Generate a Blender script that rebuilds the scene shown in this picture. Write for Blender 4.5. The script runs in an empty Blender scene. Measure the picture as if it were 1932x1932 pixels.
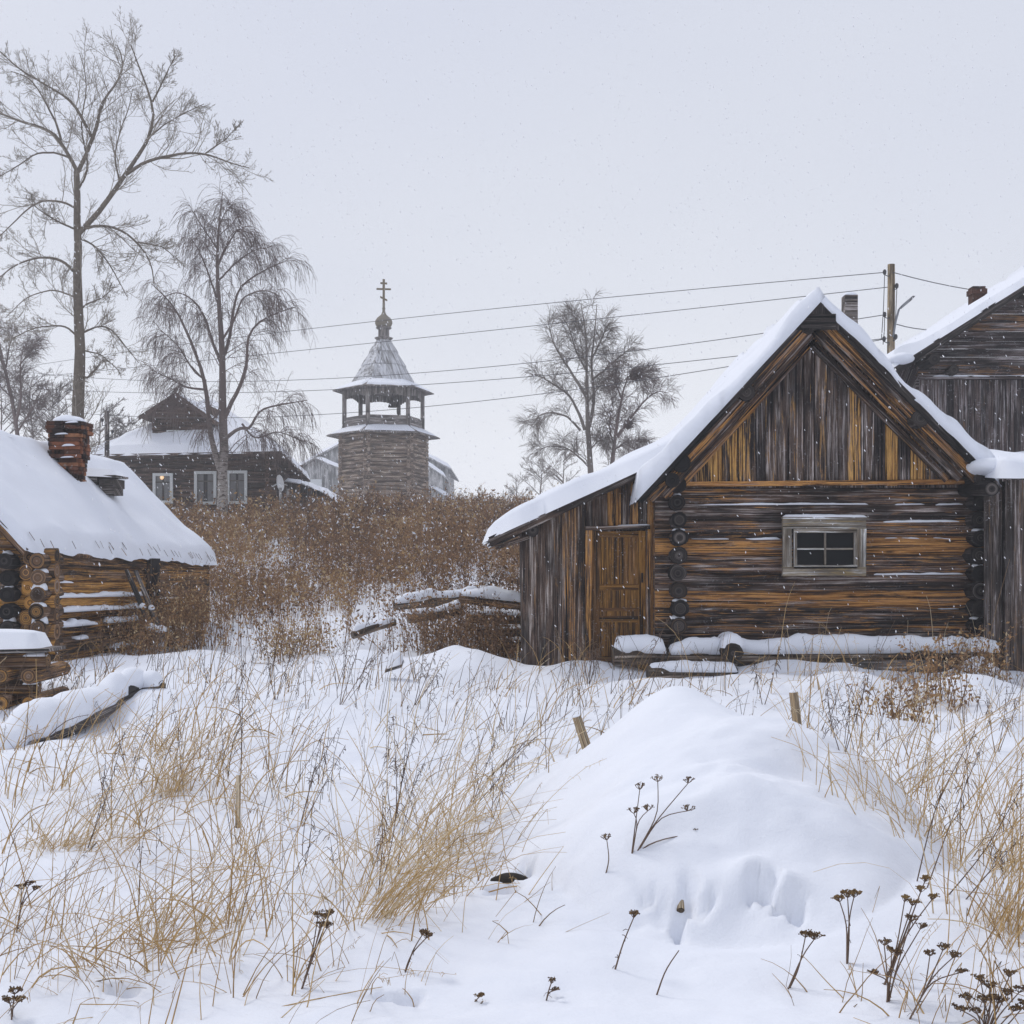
import bpy, math, random
import numpy as np
from mathutils import Vector
random.seed(7); RNG = np.random.default_rng(11)
scene = bpy.context.scene
COL = scene.collection
F, CX, HY, ZC = 2318.0, 966.0, 1070.0, 1.45      # survey of the photograph: focal length, centre, eye level, eye height
def at(px, py, d): return Vector(((px-CX)/F*d, d, ZC-(py-HY)/F*d))
def X(px, d): return (px-CX)/F*d
def Z(py, d): return ZC-(py-HY)/F*d

# ------------------------------------------------------------------ noise
def vnoise(x, y, s=0.0):
    x = np.asarray(x, float); y = np.asarray(y, float)
    xi = np.floor(x); yi = np.floor(y); fx = x-xi; fy = y-yi
    fx = fx*fx*fx*(fx*(fx*6-15)+10); fy = fy*fy*fy*(fy*(fy*6-15)+10)
    def h(a, b):
        v = np.sin(a*127.1+b*311.7+s*74.7)*43758.5453
        return (v-np.floor(v))*2-1
    return (h(xi, yi)*(1-fx)+h(xi+1, yi)*fx)*(1-fy)+(h(xi, yi+1)*(1-fx)+h(xi+1, yi+1)*fx)*fy
def sstep(a, b, x):
    t = np.clip((np.asarray(x, float)-a)/(b-a), 0, 1); return t*t*(3-2*t)

# ------------------------------------------------------------------ object helpers
def thing(name, label, cat, loc, group=None):
    o = bpy.data.objects.new(name, None); COL.objects.link(o); o.empty_display_size = .2
    o.location = loc; o['label'] = label; o['category'] = cat
    if group: o['group'] = group
    return o
ORG = {}
def origin_of(parent):
    p = parent
    while p.parent: p = p.parent
    return np.array(p.location)
def link(name, me, mats, parent=None, loc=None, label=None, cat=None, kind=None, group=None):
    me.name = name
    for m in (mats if isinstance(mats, (list, tuple)) else [mats]): me.materials.append(m)
    o = bpy.data.objects.new(name, me); COL.objects.link(o)
    if parent is not None: o.parent = parent
    elif loc is not None: o.location = loc
    if label: o['label'] = label
    if cat: o['category'] = cat
    if kind: o['kind'] = kind
    if group: o['group'] = group
    return o
def arr_mesh(name, V, Q, mats, parent=None, loc=None, tone=None, smooth=True, midx=None, **kw):
    V = np.asarray(V, float)
    off = origin_of(parent) if parent is not None else (np.array(loc) if loc is not None else np.zeros(3))
    me = bpy.data.meshes.new(name); me.from_pydata(V-off, [], np.asarray(Q))
    if tone is not None:
        a = me.attributes.new('tone', 'FLOAT', 'POINT'); a.data.foreach_set('value', np.asarray(tone, np.float32))
    if smooth: me.polygons.foreach_set('use_smooth', np.ones(len(me.polygons), bool))
    if midx is not None: me.polygons.foreach_set('material_index', np.asarray(midx, np.int32))
    me.update()
    return link(name, me, mats, parent, loc, **kw)

class MB:
    """collects boards, logs and lofts with grain coordinates, then links them as ONE mesh"""
    def __init__(s): s.v=[]; s.f=[]; s.g=[]; s.w=[]; s.sm=[]
    def face(s, idx, grain, warm, smooth=False):
        s.f.append(idx); s.g += grain; s.w += [warm]*len(idx); s.sm.append(smooth)
    def board(s, p0, p1, w, t, warm=.5, rnd=None, skew=0.0):
        p0=Vector(p0); p1=Vector(p1); w=Vector(w)/2; t=Vector(t)/2
        rnd = random.random()*40 if rnd is None else rnd
        L=(p1-p0).length; W=w.length*2; T=t.length*2; b=len(s.v); ax=(p1-p0).normalized()
        for p,l in ((p0,0),(p1,L)):
            for a,c in ((-1,-1),(1,-1),(1,1),(-1,1)):
                s.v.append(p+w*a+t*c+ax*(skew*a if l else 0))
        def G(i): 
            k=i%4; return (L if i>=4 else 0, (W if k in (1,2) else 0)+(T if k>1 else 0)*.7, rnd)
        for q in ((0,1,5,4),(1,2,6,5),(2,3,7,6),(3,0,4,7),(3,2,1,0),(4,5,6,7)):
            s.face([b+i for i in q],[G(i) for i in q],warm)
    def box(s, c, size, warm=.5, rz=0.0):
        c=Vector(c); sx,sy,sz=size; a=Vector((math.cos(rz),math.sin(rz),0)); b=Vector((-math.sin(rz),math.cos(rz),0))
        s.board(c-a*sx/2, c+a*sx/2, Vector((0,0,sz)), b*sy, warm)
    def log(s, p0, p1, r0, r1=None, seg=14, n=None, warm=.5, wob=.05, capwarm=None, bend=.0, hew=9):
        p0=Vector(p0); p1=Vector(p1); r1=r0 if r1 is None else r1
        L=(p1-p0).length; n=n or max(3,int(L/.25)); ax=(p1-p0).normalized()
        ref=Vector((0,0,1)) if abs(ax.z)<.9 else Vector((1,0,0))
        e1=ax.cross(ref).normalized(); e2=e1.cross(ax).normalized()
        rnd=random.random()*40; b=len(s.v); bx=random.uniform(-1,1)*bend; bz=random.uniform(-1,1)*bend
        for i in range(n+1):
            t=i/n; c=p0.lerp(p1,t)+(e1*bx+e2*bz)*math.sin(t*math.pi)
            r=r0+(r1-r0)*t
            for k in range(seg):
                a=2*math.pi*k/seg
                rr=r*(1+wob*float(vnoise(t*L*1.6+rnd,math.cos(a)*1.5+math.sin(a)*2.1+rnd,3)))
                h1=max(-hew*r,min(hew*r*(1+.06*float(vnoise(t*L*.9,rnd,5))),math.cos(a)*rr))
                s.v.append(c+e1*h1+e2*math.sin(a)*rr)
        for i in range(n):
            for k in range(seg):
                k2=(k+1)%seg
                q=[b+i*seg+k,b+i*seg+k2,b+(i+1)*seg+k2,b+(i+1)*seg+k]
                u0=i/n*L; u1=(i+1)/n*L; v0=k/seg*6.283*r0; v1=(k+1)/seg*6.283*r0
                s.face(q,[(u0,v0,rnd),(u0,v1,rnd),(u1,v1,rnd),(u1,v0,rnd)],warm,True)
        cw=warm if capwarm is None else capwarm
        for base,c,rev in ((b,p0,True),(b+n*seg,p1,False)):
            ci=len(s.v); s.v.append(c+ax*(-.004 if rev else .004))
            for k in range(seg):
                k2=(k+1)%seg; i0,i1=base+k,base+k2; ra=(s.v[i0]-c).length; rb=(s.v[i1]-c).length
                q=[ci,i1,i0] if rev else [ci,i0,i1]; g0=(0,ra,rnd+5); g1=(0,rb,rnd+5); gc=(0,0,rnd+5)
                s.face(q,[gc,g1,g0] if rev else [gc,g0,g1],cw)
    def loft(s, rings, warm=.5, closed=True, smooth=False, cap0=False, cap1=False):
        b=len(s.v); n=len(rings[0]); rnd=random.random()*40
        for r in rings: s.v += [Vector(p) for p in r]
        h=0
        for i in range(len(rings)-1):
            dh=(Vector(rings[i+1][0])-Vector(rings[i][0])).length; ac=0
            for k in range(n if closed else n-1):
                k2=(k+1)%n; wd=(Vector(rings[i][k2])-Vector(rings[i][k])).length
                s.face([b+i*n+k,b+i*n+k2,b+(i+1)*n+k2,b+(i+1)*n+k],[(h,ac,rnd+k),(h,ac+wd,rnd+k),(h+dh,ac+wd,rnd+k),(h+dh,ac,rnd+k)],warm,smooth)
                ac+=wd
            h+=dh
        if cap0: s.face([b+k for k in range(n)][::-1],[(p[0],p[1],rnd) for p in rings[0]][::-1],warm)
        if cap1: s.face([b+(len(rings)-1)*n+k for k in range(n)],[(p[0],p[1],rnd) for p in rings[-1]],warm)
    def poly(s, pts, warm=.5):
        b=len(s.v); s.v+=[Vector(p) for p in pts]; rnd=random.random()*40
        s.face(list(range(b,b+len(pts))),[(p[2],p[0]+p[1],rnd) for p in s.v[b:]],warm)
    def lathe(s, c, prof, seg=16, warm=.5, smooth=True):
        c=Vector(c)
        s.loft([[c+Vector((r*math.cos(2*math.pi*k/seg),r*math.sin(2*math.pi*k/seg),z)) for k in range(seg)] for r,z in prof],warm,True,smooth,True,True)
    def tube(s, pts, r, seg=6, warm=.5):
        pts=[Vector(p) for p in pts]; rs=r if isinstance(r,(list,tuple)) else [r]*len(pts); rings=[]
        for i,p in enumerate(pts):
            t=(pts[min(i+1,len(pts)-1)]-pts[max(i-1,0)]).normalized()
            ref=Vector((0,0,1)) if abs(t.z)<.9 else Vector((1,0,0))
            e1=t.cross(ref).normalized(); e2=e1.cross(t)
            rings.append([p+(e1*math.cos(2*math.pi*k/seg)+e2*math.sin(2*math.pi*k/seg))*rs[i] for k in range(seg)])
        s.loft(rings,warm,True,True,True,True)
    def build(s, name, mat, parent=None, loc=None, **kw):
        off=Vector(origin_of(parent)) if parent is not None else (Vector(loc) if loc is not None else Vector((0,0,0)))
        me=bpy.data.meshes.new(name); me.from_pydata([v-off for v in s.v],[],s.f)
        a=me.attributes.new('grain','FLOAT_VECTOR','CORNER'); a.data.foreach_set('vector',np.array(s.g,np.float32).ravel())
        a=me.attributes.new('warm','FLOAT','CORNER'); a.data.foreach_set('value',np.array(s.w,np.float32))
        me.polygons.foreach_set('use_smooth',np.array(s.sm,bool)); me.update()
        return link(name,me,mat,parent,loc,**kw)

def tubes(P, R, sides=3, flat=1.0, tone=None):
    """batch of tubes: P (M,K,3), R (M,K)"""
    P=np.asarray(P,float); R=np.asarray(R,float); M,K,_=P.shape
    T=np.gradient(P,axis=1); T/=np.linalg.norm(T,axis=2,keepdims=True)+1e-9
    ref=RNG.normal(size=(M,1,3)); n1=np.cross(T,ref); n1/=np.linalg.norm(n1,axis=2,keepdims=True)+1e-9
    n2=np.cross(T,n1)
    an=np.arange(sides)*2*np.pi/sides
    V=P[:,:,None,:]+R[:,:,None,None]*(np.cos(an)[None,None,:,None]*n1[:,:,None,:]+flat*np.sin(an)[None,None,:,None]*n2[:,:,None,:])
    base=(np.arange(M)*K*sides)[:,None,None]; i=np.arange(K-1)[None,:,None]*sides; k=np.arange(sides)[None,None,:]; k2=(k+1)%sides
    Q=np.stack([base+i+k,base+i+k2,base+i+sides+k2,base+i+sides+k],-1).reshape(-1,4)
    tn=np.repeat(np.asarray(tone,float),K*sides) if tone is not None else None
    return V.reshape(-1,3),Q,tn
def quads(C, U, W, tone=None):
    """batch of leaf quads (diamonds): centres C, half axes U and W"""
    V=np.stack([C-U,C+W,C+U,C-W],1).reshape(-1,3); M=len(C)
    return V,(np.arange(M)[:,None]*4+np.arange(4)[None,:]),(np.repeat(tone,4) if tone is not None else None)
def octa(C, r, ax=None, tone=None):
    """batch of small blobs"""
    M=len(C); r=np.broadcast_to(r,(M,)); D=np.array([[1,0,0],[0,1,0],[-1,0,0],[0,-1,0],[0,0,1],[0,0,-1]],float)
    V=C[:,None,:]+r[:,None,None]*D[None]
    if ax is not None:
        V=V+np.einsum('mkc,mc->mk',V-C[:,None,:],ax/np.linalg.norm(ax,axis=1,keepdims=True))[:,:,None]*ax[:,None,:]
    T=np.array([[0,1,4,4],[1,2,4,4],[2,3,4,4],[3,0,4,4],[1,0,5,5],[2,1,5,5],[3,2,5,5],[0,3,5,5]])[:,:3]
    Q=(np.arange(M)[:,None,None]*6+T[None]).reshape(-1,3)
    return V.reshape(-1,3),Q,(np.repeat(tone,6) if tone is not None else None)
def merge(parts):
    V=[];Q=[];T=[];n=0
    for v,q,t in parts:
        V.append(v);Q.append(q+n);n+=len(v);T.append(t if t is not None else np.zeros(len(v)))
    return np.concatenate(V),np.concatenate(Q),np.concatenate(T)

# ------------------------------------------------------------------ snow helpers
def snow_slab(name, A, B, C, D, T, parent, mat, res=.09, edge=.16, over=.06, seed=1, lump=.3, wav=.05, droop=.05, loc=None, bumps=(), **kw):
    A,B,C,D=[np.array(p,float) for p in (A,B,C,D)]
    Lu=np.linalg.norm(B-A); Lv=np.linalg.norm(D-A)
    nu=int(min(160,max(6,Lu/res))); nv=int(min(120,max(5,Lv/res)))
    # rows packed towards the edges so that the rounding is smooth
    def par(n): 
        t=np.linspace(0,1,n+1); return t+.13*np.sin(2*np.pi*t)*-1/(2*np.pi)*2
    uu,vv=np.meshgrid(par(nu),par(nv),indexing='ij')
    eu=np.minimum(uu,1-uu)*Lu; ev=np.minimum(vv,1-vv)*Lv; e=np.minimum(eu,ev)
    # ragged outline
    ou=(over+wav*vnoise(vv*Lv*2.3,uu*3+seed,seed)+wav*.5*vnoise(vv*Lv*6,uu*3,seed+4))/Lu
    ov=(over+wav*vnoise(uu*Lu*2.3,vv*3+seed,seed+2)+wav*.5*vnoise(uu*Lu*6,vv*3,seed+5))/Lv
    us=uu+(uu-.5)*2*ou*np.abs((uu-.5)*2)**6; vs=vv+(vv-.5)*2*ov*np.abs((vv-.5)*2)**6
    P=A+(B-A)*us[...,None]+(D-A)*vs[...,None]+(A-B+C-D)*(us*vs)[...,None]
    k=np.clip(e/edge,0,1); prof=np.sqrt(np.maximum(0,1-(1-k)**2))
    th=T*(1+lump*vnoise(uu*Lu*.9,vv*Lv*.9,seed+7)+lump*.5*vnoise(uu*Lu*2.6,vv*Lv*2.2,seed+8))
    for (bu,bv,br,bh) in bumps: th=th+bh*np.exp(-(((uu-bu)*Lu)**2+((vv-bv)*Lv)**2)/br**2)
    top=P.copy(); top[...,2]+=np.maximum(th,.02)*prof+.004-droop*(1-np.clip(e/.12,0,1))**2
    bot=P.copy(); bot[...,2]+=.004-droop*(1-np.clip(e/.12,0,1))**2
    n0=nu+1;n1=nv+1; V=np.concatenate([top.reshape(-1,3),bot.reshape(-1,3)]); N=n0*n1
    i,j=np.meshgrid(np.arange(nu),np.arange(nv),indexing='ij'); a=(i*n1+j).ravel()
    Q=[np.stack([a,a+n1,a+n1+1,a+1],1),np.stack([a+N,a+1+N,a+n1+1+N,a+n1+N],1)]
    ring=[(ii*n1) for ii in range(n0)]+[(n0-1)*n1+jj for jj in range(1,n1)]+[ii*n1+n1-1 for ii in range(n0-2,-1,-1)]+[jj for jj in range(n1-2,0,-1)]
    r=np.array(ring); r2=np.roll(r,-1); Q.append(np.stack([r+N,r2+N,r2,r],1))
    return arr_mesh(name,V,np.concatenate(Q),mat,parent,loc,**kw)
def snow_strip(name, p0, p1, w, t, parent, mat, seed=1, loc=None, gaps=.3, **kw):
    p0=np.array(p0,float);p1=np.array(p1,float);L=np.linalg.norm(p1-p0);n=max(6,int(L/.05)); ax=(p1-p0)/L
    sd=np.cross(ax,[0,0,1]); sd/=np.linalg.norm(sd); m=9
    s=np.linspace(0,1,n+1); end=np.clip(np.minimum(s,1-s)*L/min(.07,L*.3),0,1)**.4
    tt=t*(1+gaps*vnoise(s*L*2.1,s*0+seed,seed)+.45*gaps*vnoise(s*L*6,s*0,seed+3)+.2*gaps*vnoise(s*L*15,s*0,seed+4))*end
    ww=w*(1+.3*vnoise(s*L*1.7,s*0+9,seed+5)+.2*vnoise(s*L*6,s*0+9,seed+6))*(.6+.4*end)
    V=[]
    for i in range(n+1):
        c=p0+(p1-p0)*s[i]
        for k in range(m):
            a=math.pi*k/(m-1); x=math.cos(a); z=math.sin(a)**.6
            V.append(c+sd*x*ww[i]/2+np.array([0,0,z*max(tt[i],.002)-.25*t*x*x]))
    Q=[[i*m+k,(i+1)*m+k,(i+1)*m+k+1,i*m+k+1] for i in range(n) for k in range(m-1)]+[[i*m,i*m+m-1,(i+1)*m+m-1,(i+1)*m] for i in range(n)]
    return arr_mesh(name,np.array(V),np.array(Q),mat,parent,loc,**kw)
def snow_lump(name, c, rx, ry, rz, parent, mat, seed=1, loc=None, **kw):
    V=[];n=14;m=7;c=np.array(c,float)
    for j in range(m+1):
        b=j/m*math.pi/2
        for k in range(n):
            a=2*math.pi*k/n; f=1+.16*float(vnoise(math.cos(a)*1.4+seed,math.sin(a)*1.4+b,seed))
            V.append(c+np.array([rx*f*math.cos(a)*math.cos(b)**.8,ry*f*math.sin(a)*math.cos(b)**.8,rz*math.sin(b)*f]))
    for k in range(n): V.append(c+np.array([0,0,-.03]))
    Q=[[j*n+k,j*n+(k+1)%n,(j+1)*n+(k+1)%n,(j+1)*n+k] for j in range(m) for k in range(n)]
    Q+=[[ (m+1)*n, (m+1)*n+1, (k+1)%n, k] for k in range(n)]
    return arr_mesh(name,np.array(V),np.array(Q),mat,parent,loc,**kw)

def snow_blob(name, c, rx, ry, rz, parent, mat, seed=1, loc=None, **kw):
    n=22;m=12;c=np.array(c,float); V=[]
    for j in range(m+1):
        b=-math.pi/2+math.pi*j/m
        for k in range(n):
            a=2*math.pi*k/n; x,y,z=math.cos(a)*math.cos(b),math.sin(a)*math.cos(b),math.sin(b)
            f=1+.10*float(vnoise(x*1.3+seed,y*1.3+z*1.1,seed)); V.append(c+np.array([rx*x,ry*y,rz*z])*f)
    Q=[[j*n+k,j*n+(k+1)%n,(j+1)*n+(k+1)%n,(j+1)*n+k] for j in range(m) for k in range(n)]
    return arr_mesh(name,np.array(V),np.array(Q),mat,parent,loc,**kw)

# ------------------------------------------------------------------ materials
def mat_base(name):
    m=bpy.data.materials.new(name); m.use_nodes=True; nt=m.node_tree
    b=nt.nodes['Principled BSDF']; b.inputs['Roughness'].default_value=.9; b.inputs['Specular IOR Level'].default_value=.2
    return m,nt,b
def N(nt,t,**kw):
    n=nt.nodes.new(t)
    for k,v in kw.items():
        if k in n.inputs: n.inputs[k].default_value=v
        else: setattr(n,k,v)
    return n
def rgb(c): return (c[0],c[1],c[2],1)
def noise(nt,vec,scale,detail=4,rough=.55,dist=0):
    n=N(nt,'ShaderNodeTexNoise',Scale=scale,Detail=detail,Roughness=rough,Distortion=dist)
    if vec is not None: nt.links.new(vec,n.inputs['Vector'])
    return n.outputs['Fac']
def ramp(nt,fac,stops):
    r=nt.nodes.new('ShaderNodeValToRGB'); e=r.color_ramp.elements
    while len(e)<len(stops): e.new(.5)
    for k,(p,c) in enumerate(stops): e[k].position=p; e[k].color=rgb(c)
    nt.links.new(fac,r.inputs['Fac']); return r.outputs['Color']
def mixc(nt,fac,a,b,mode='MIX'):
    m=nt.nodes.new('ShaderNodeMix'); m.data_type='RGBA'; m.blend_type=mode
    for s,v in ((0,fac),(6,a),(7,b)):
        if isinstance(v,(int,float)): m.inputs[s].default_value=v
        elif isinstance(v,tuple): m.inputs[s].default_value=rgb(v)
        else: nt.links.new(v,m.inputs[s])
    return m.outputs[2]
def mth(nt,op,a,b=None,c=None):
    m=nt.nodes.new('ShaderNodeMath'); m.operation=op
    for i,v in enumerate((a,b,c)):
        if v is None: continue
        if isinstance(v,(int,float)): m.inputs[i].default_value=v
        else: nt.links.new(v,m.inputs[i])
    return m.outputs[0]
def mapr(nt,v,a,b,c=0,d=1):
    m=N(nt,'ShaderNodeMapRange'); nt.links.new(v,m.inputs[0])
    for i,x in enumerate((a,b,c,d)): m.inputs[i+1].default_value=x
    return m.outputs[0]
def bump(nt,b,h,strength,dist):
    n=N(nt,'ShaderNodeBump',Strength=strength,Distance=dist); nt.links.new(h,n.inputs['Height']); nt.links.new(n.outputs[0],b.inputs['Normal'])
def vmul(nt,v,xyz):
    n=N(nt,'ShaderNodeVectorMath'); n.operation='MULTIPLY'; nt.links.new(v,n.inputs[0]); n.inputs[1].default_value=xyz; return n.outputs[0]

def wood(name, dark=(.020,.016,.015), mid=(.085,.05,.034), gray=(.15,.135,.13), warm=(.42,.185,.05), wk=.55, thr=.52, soft=.09, frost=.0, bumps=.6):
    m,nt,b=mat_base(name)
    g=N(nt,'ShaderNodeAttribute',attribute_name='grain').outputs['Vector']
    w=N(nt,'ShaderNodeAttribute',attribute_name='warm').outputs['Fac']
    n1=noise(nt,vmul(nt,g,(.9,22,6)),1,6,.70,.5)      # long streaks
    nf=noise(nt,vmul(nt,g,(1.1,70,6.7)),1,5,.68,.3)   # fine streaks, a finger wide
    n2=noise(nt,vmul(nt,g,(1.0,9,5.3)),1,6,.72,1.2)   # patches
    n3=noise(nt,vmul(nt,g,(7,170,7)),1,3,.7)          # fibres
    n4=noise(nt,vmul(nt,g,(.7,2.2,9)),1,3,.6)         # slow tone
    ns=mapr(nt,mth(nt,'ADD',mth(nt,'MULTIPLY',n1,.58),mth(nt,'MULTIPLY',nf,.42)),.12,.88,0,1.0); ns=mapr(nt,ns,.1,.9,0,1)
    c=ramp(nt,ns,[(.36,dark),(.45,mid),(.51,tuple(x*.45 for x in mid)),(.56,tuple((x+y)/2 for x,y in zip(mid,gray))),(.61,gray),(.66,tuple(min(1,x*1.7) for x in gray)),(.72,mid)])
    c=mixc(nt,mapr(nt,n4,.44,.58),mixc(nt,1.0,c,(1.6,1.57,1.55),'MULTIPLY'),mixc(nt,.70,c,dark))
    wm=mth(nt,'ADD',mth(nt,'ADD',mth(nt,'MULTIPLY',n2,.52),mth(nt,'MULTIPLY',nf,.48)),mth(nt,'MULTIPLY',mth(nt,'SUBTRACT',w,.5),wk*.62))
    wmask=mapr(nt,wm,thr-.015,thr+soft*.6)
    wc=ramp(nt,ns,[(.38,tuple(x*.22 for x in warm)),(.47,tuple(x*.7 for x in warm)),(.55,(min(1,warm[0]*1.25),min(1,warm[1]*1.45),min(1,warm[2]*1.5))),(.62,tuple(x*.8 for x in warm)),(.70,tuple(x*.4 for x in warm))])
    c=mixc(nt,mth(nt,'MULTIPLY',wmask,.92),c,wc)
    # knots
    vo=N(nt,'ShaderNodeTexVoronoi',Scale=1.0); nt.links.new(vmul(nt,g,(1.5,5,3)),vo.inputs['Vector'])
    c=mixc(nt,mapr(nt,vo.outputs['Distance'],.05,.14,.8,0),c,dark)
    # cracks along the grain
    cr=noise(nt,vmul(nt,g,(.5,38,8)),1,2,.4)
    crk=mapr(nt,cr,.34,.39,.95,0)
    c=mixc(nt,crk,c,tuple(x*.5 for x in dark))
    c=mixc(nt,1.0,c,mixc(nt,n3,(.3,.3,.3),(1.75,1.75,1.75)),'MULTIPLY')
    if frost>0:
        tc=N(nt,'ShaderNodeTexCoord').outputs['Object']
        fr=mapr(nt,mth(nt,'ADD',mth(nt,'MULTIPLY',noise(nt,tc,34,3,.6),.7),mth(nt,'MULTIPLY',noise(nt,tc,3,2),.3)),.60,.68,0,frost)
        c=mixc(nt,fr,c,(.55,.56,.6))
    nt.links.new(c,b.inputs['Base Color'])
    h=mth(nt,'SUBTRACT',mth(nt,'ADD',mth(nt,'MULTIPLY',n3,.5),n1),mth(nt,'MULTIPLY',crk,1.2))
    bump(nt,b,h,bumps,.012); return m
def snow_mat(name='snow', col=(.80,.825,.885), fine=.5):
    m,nt,b=mat_base(name); tc=N(nt,'ShaderNodeTexCoord').outputs['Object']
    b.inputs['Roughness'].default_value=.75; b.inputs['Specular IOR Level'].default_value=.25
    n1=noise(nt,tc,2.2,5,.6); n2=noise(nt,tc,95,3,.7); n3=noise(nt,tc,14,4,.6)
    c=mixc(nt,n1,tuple(x*.97 for x in col),tuple(min(.94,x*1.03) for x in col))
    nt.links.new(c,b.inputs['Base Color'])
    bump(nt,b,mth(nt,'ADD',mth(nt,'MULTIPLY',n2,.25),n3),fine,.012); return m
def plain(name,col,var=.25,scale=8,rough=.9,metal=0,bmp=0):
    m,nt,b=mat_base(name); tc=N(nt,'ShaderNodeTexCoord').outputs['Object']
    n=noise(nt,tc,scale,5,.6); c=mixc(nt,n,tuple(x*(1-var) for x in col),tuple(min(1,x*(1+var)) for x in col))
    nt.links.new(c,b.inputs['Base Color']); b.inputs['Roughness'].default_value=rough; b.inputs['Metallic'].default_value=metal
    if bmp: bump(nt,b,n,bmp,.02)
    return m
def toned(name,stops,rough=.9,trans=0):
    m,nt,b=mat_base(name); t=N(nt,'ShaderNodeAttribute',attribute_name='tone').outputs['Fac']
    c=ramp(nt,t,stops); tc=N(nt,'ShaderNodeTexCoord').outputs['Object']
    c=mixc(nt,1.0,c,mixc(nt,noise(nt,tc,40,2),(.65,.65,.65),(1.35,1.35,1.35)),'MULTIPLY')
    nt.links.new(c,b.inputs['Base Color']); b.inputs['Roughness'].default_value=rough
    return m
M={}
M['snow']=snow_mat()
M['cabin_log']=wood('cabin_log_wood',warm=(.48,.21,.06),dark=(.012,.010,.010),mid=(.085,.053,.04),gray=(.24,.215,.205),thr=.535,soft=.055,frost=.2)
M['gable']=wood('gable_board_wood',warm=(.54,.27,.08),dark=(.010,.009,.011),mid=(.085,.06,.048),gray=(.22,.20,.195),wk=.75,thr=.548,soft=.06,frost=.25)
M['lean']=wood('lean_to_board_wood',warm=(.46,.21,.062),dark=(.011,.010,.011),mid=(.09,.06,.045),gray=(.22,.195,.18),wk=.6,thr=.54,frost=.35)
M['door']=wood('door_wood',dark=(.035,.022,.014),mid=(.115,.055,.018),gray=(.15,.085,.04),warm=(.26,.115,.025),wk=.5,thr=.50,frost=.35)
M['char']=wood('charred_end_wood',dark=(.009,.009,.010),mid=(.03,.025,.023),gray=(.062,.055,.052),warm=(.13,.065,.03),thr=.62)
M['hut_log']=wood('hut_log_wood',warm=(.54,.25,.06),dark=(.022,.015,.012),mid=(.13,.075,.042),gray=(.16,.12,.095),thr=.53,frost=.35)
M['gray']=wood('weathered_grey_wood',dark=(.03,.028,.028),mid=(.11,.095,.085),gray=(.22,.205,.20),warm=(.22,.14,.07),thr=.60,frost=.3)
M['old']=wood('old_grey_log_wood',dark=(.035,.026,.02),mid=(.13,.10,.075),gray=(.24,.21,.18),warm=(.25,.15,.06),thr=.58,frost=.3)
M['neigh']=wood('neighbour_board_wood',dark=(.02,.018,.019),mid=(.08,.06,.055),gray=(.22,.205,.21),warm=(.30,.14,.055),thr=.57,frost=.45)
M['house']=wood('village_house_log_wood',dark=(.028,.02,.016),mid=(.095,.06,.043),gray=(.14,.105,.09),warm=(.18,.095,.05),thr=.58,frost=.6)
M['tower']=wood('tower_log_wood',dark=(.075,.056,.045),mid=(.25,.19,.145),gray=(.38,.33,.285),warm=(.26,.16,.09),thr=.60,frost=.5)
M['towerboard']=wood('tower_board_wood',dark=(.07,.062,.058),mid=(.17,.155,.145),gray=(.27,.255,.25),warm=(.18,.15,.12),thr=.62,frost=.4)
M['church']=wood('church_board_wood',dark=(.22,.22,.22),mid=(.36,.36,.36),gray=(.46,.46,.46),warm=(.3,.28,.25),thr=.62,frost=.6)
M['shed']=wood('shed_board_wood',dark=(.022,.019,.018),mid=(.085,.065,.055),gray=(.20,.185,.185),warm=(.24,.12,.05),thr=.57,frost=.3)
M['stake']=wood('stake_wood',dark=(.09,.07,.05),mid=(.28,.21,.13),gray=(.38,.33,.25),warm=(.4,.27,.12),thr=.56,frost=.5)
M['paint']=plain('flaking_white_paint',(.62,.64,.64),.3,30,.8,0,.3)
M['winframe']=wood('window_frame_wood',dark=(.10,.08,.06),mid=(.24,.215,.18),gray=(.36,.37,.37),warm=(.30,.20,.09),thr=.535,wk=.4)
def brick_mat():
    m,nt,b=mat_base('soot_stained_brick'); tc=N(nt,'ShaderNodeTexCoord').outputs['Object']; w=N(nt,'ShaderNodeAttribute',attribute_name='warm').outputs['Fac']
    c=ramp(nt,w,[(0,(.035,.02,.015)),(.45,(.15,.06,.036)),(.8,(.27,.10,.05)),(1,(.34,.16,.08))])
    c=mixc(nt,mapr(nt,noise(nt,tc,3.2,3),.50,.60,0,.85),c,(.018,.016,.016)); n=noise(nt,tc,16,5,.7); c=mixc(nt,1.0,c,mixc(nt,n,(.3,.3,.3),(1.6,1.6,1.6)),'MULTIPLY')
    c=mixc(nt,mapr(nt,noise(nt,tc,9,4),.62,.70,0,.6),c,(.30,.28,.26)); nt.links.new(c,b.inputs['Base Color']); bump(nt,b,n,.9,.03); return m
M['brick']=brick_mat()
M['metal']=plain('grey_painted_metal',(.22,.23,.25),.2,20,.5,.3)
M['wire']=plain('dark_wire',(.10,.10,.11),.1,5,.7)
M['ceramic']=plain('dark_insulator_glaze',(.06,.06,.065),.2,10,.4)
M['dish']=plain('white_dish_metal',(.66,.67,.68),.1,8,.5)
M['curtain']=plain('pale_curtain_cloth',(.20,.20,.20),.4,6,.95)
M['bell']=plain('dark_bronze',(.03,.028,.026),.3,8,.6,.4)
M['dome']=plain('weathered_dome_shingle',(.20,.175,.135),.35,9,.9,0,.4)
M['crossw']=plain('cross_wood',(.16,.125,.075),.3,8)
M['poplar']=plain('poplar_bark',(.135,.11,.085),.7,9,.95,0,1)
M['poplar_twig']=plain('poplar_twig_bark',(.27,.235,.195),.3,2)
M['birch_twig']=plain('birch_twig_bark',(.17,.13,.12),.3,2)
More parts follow.
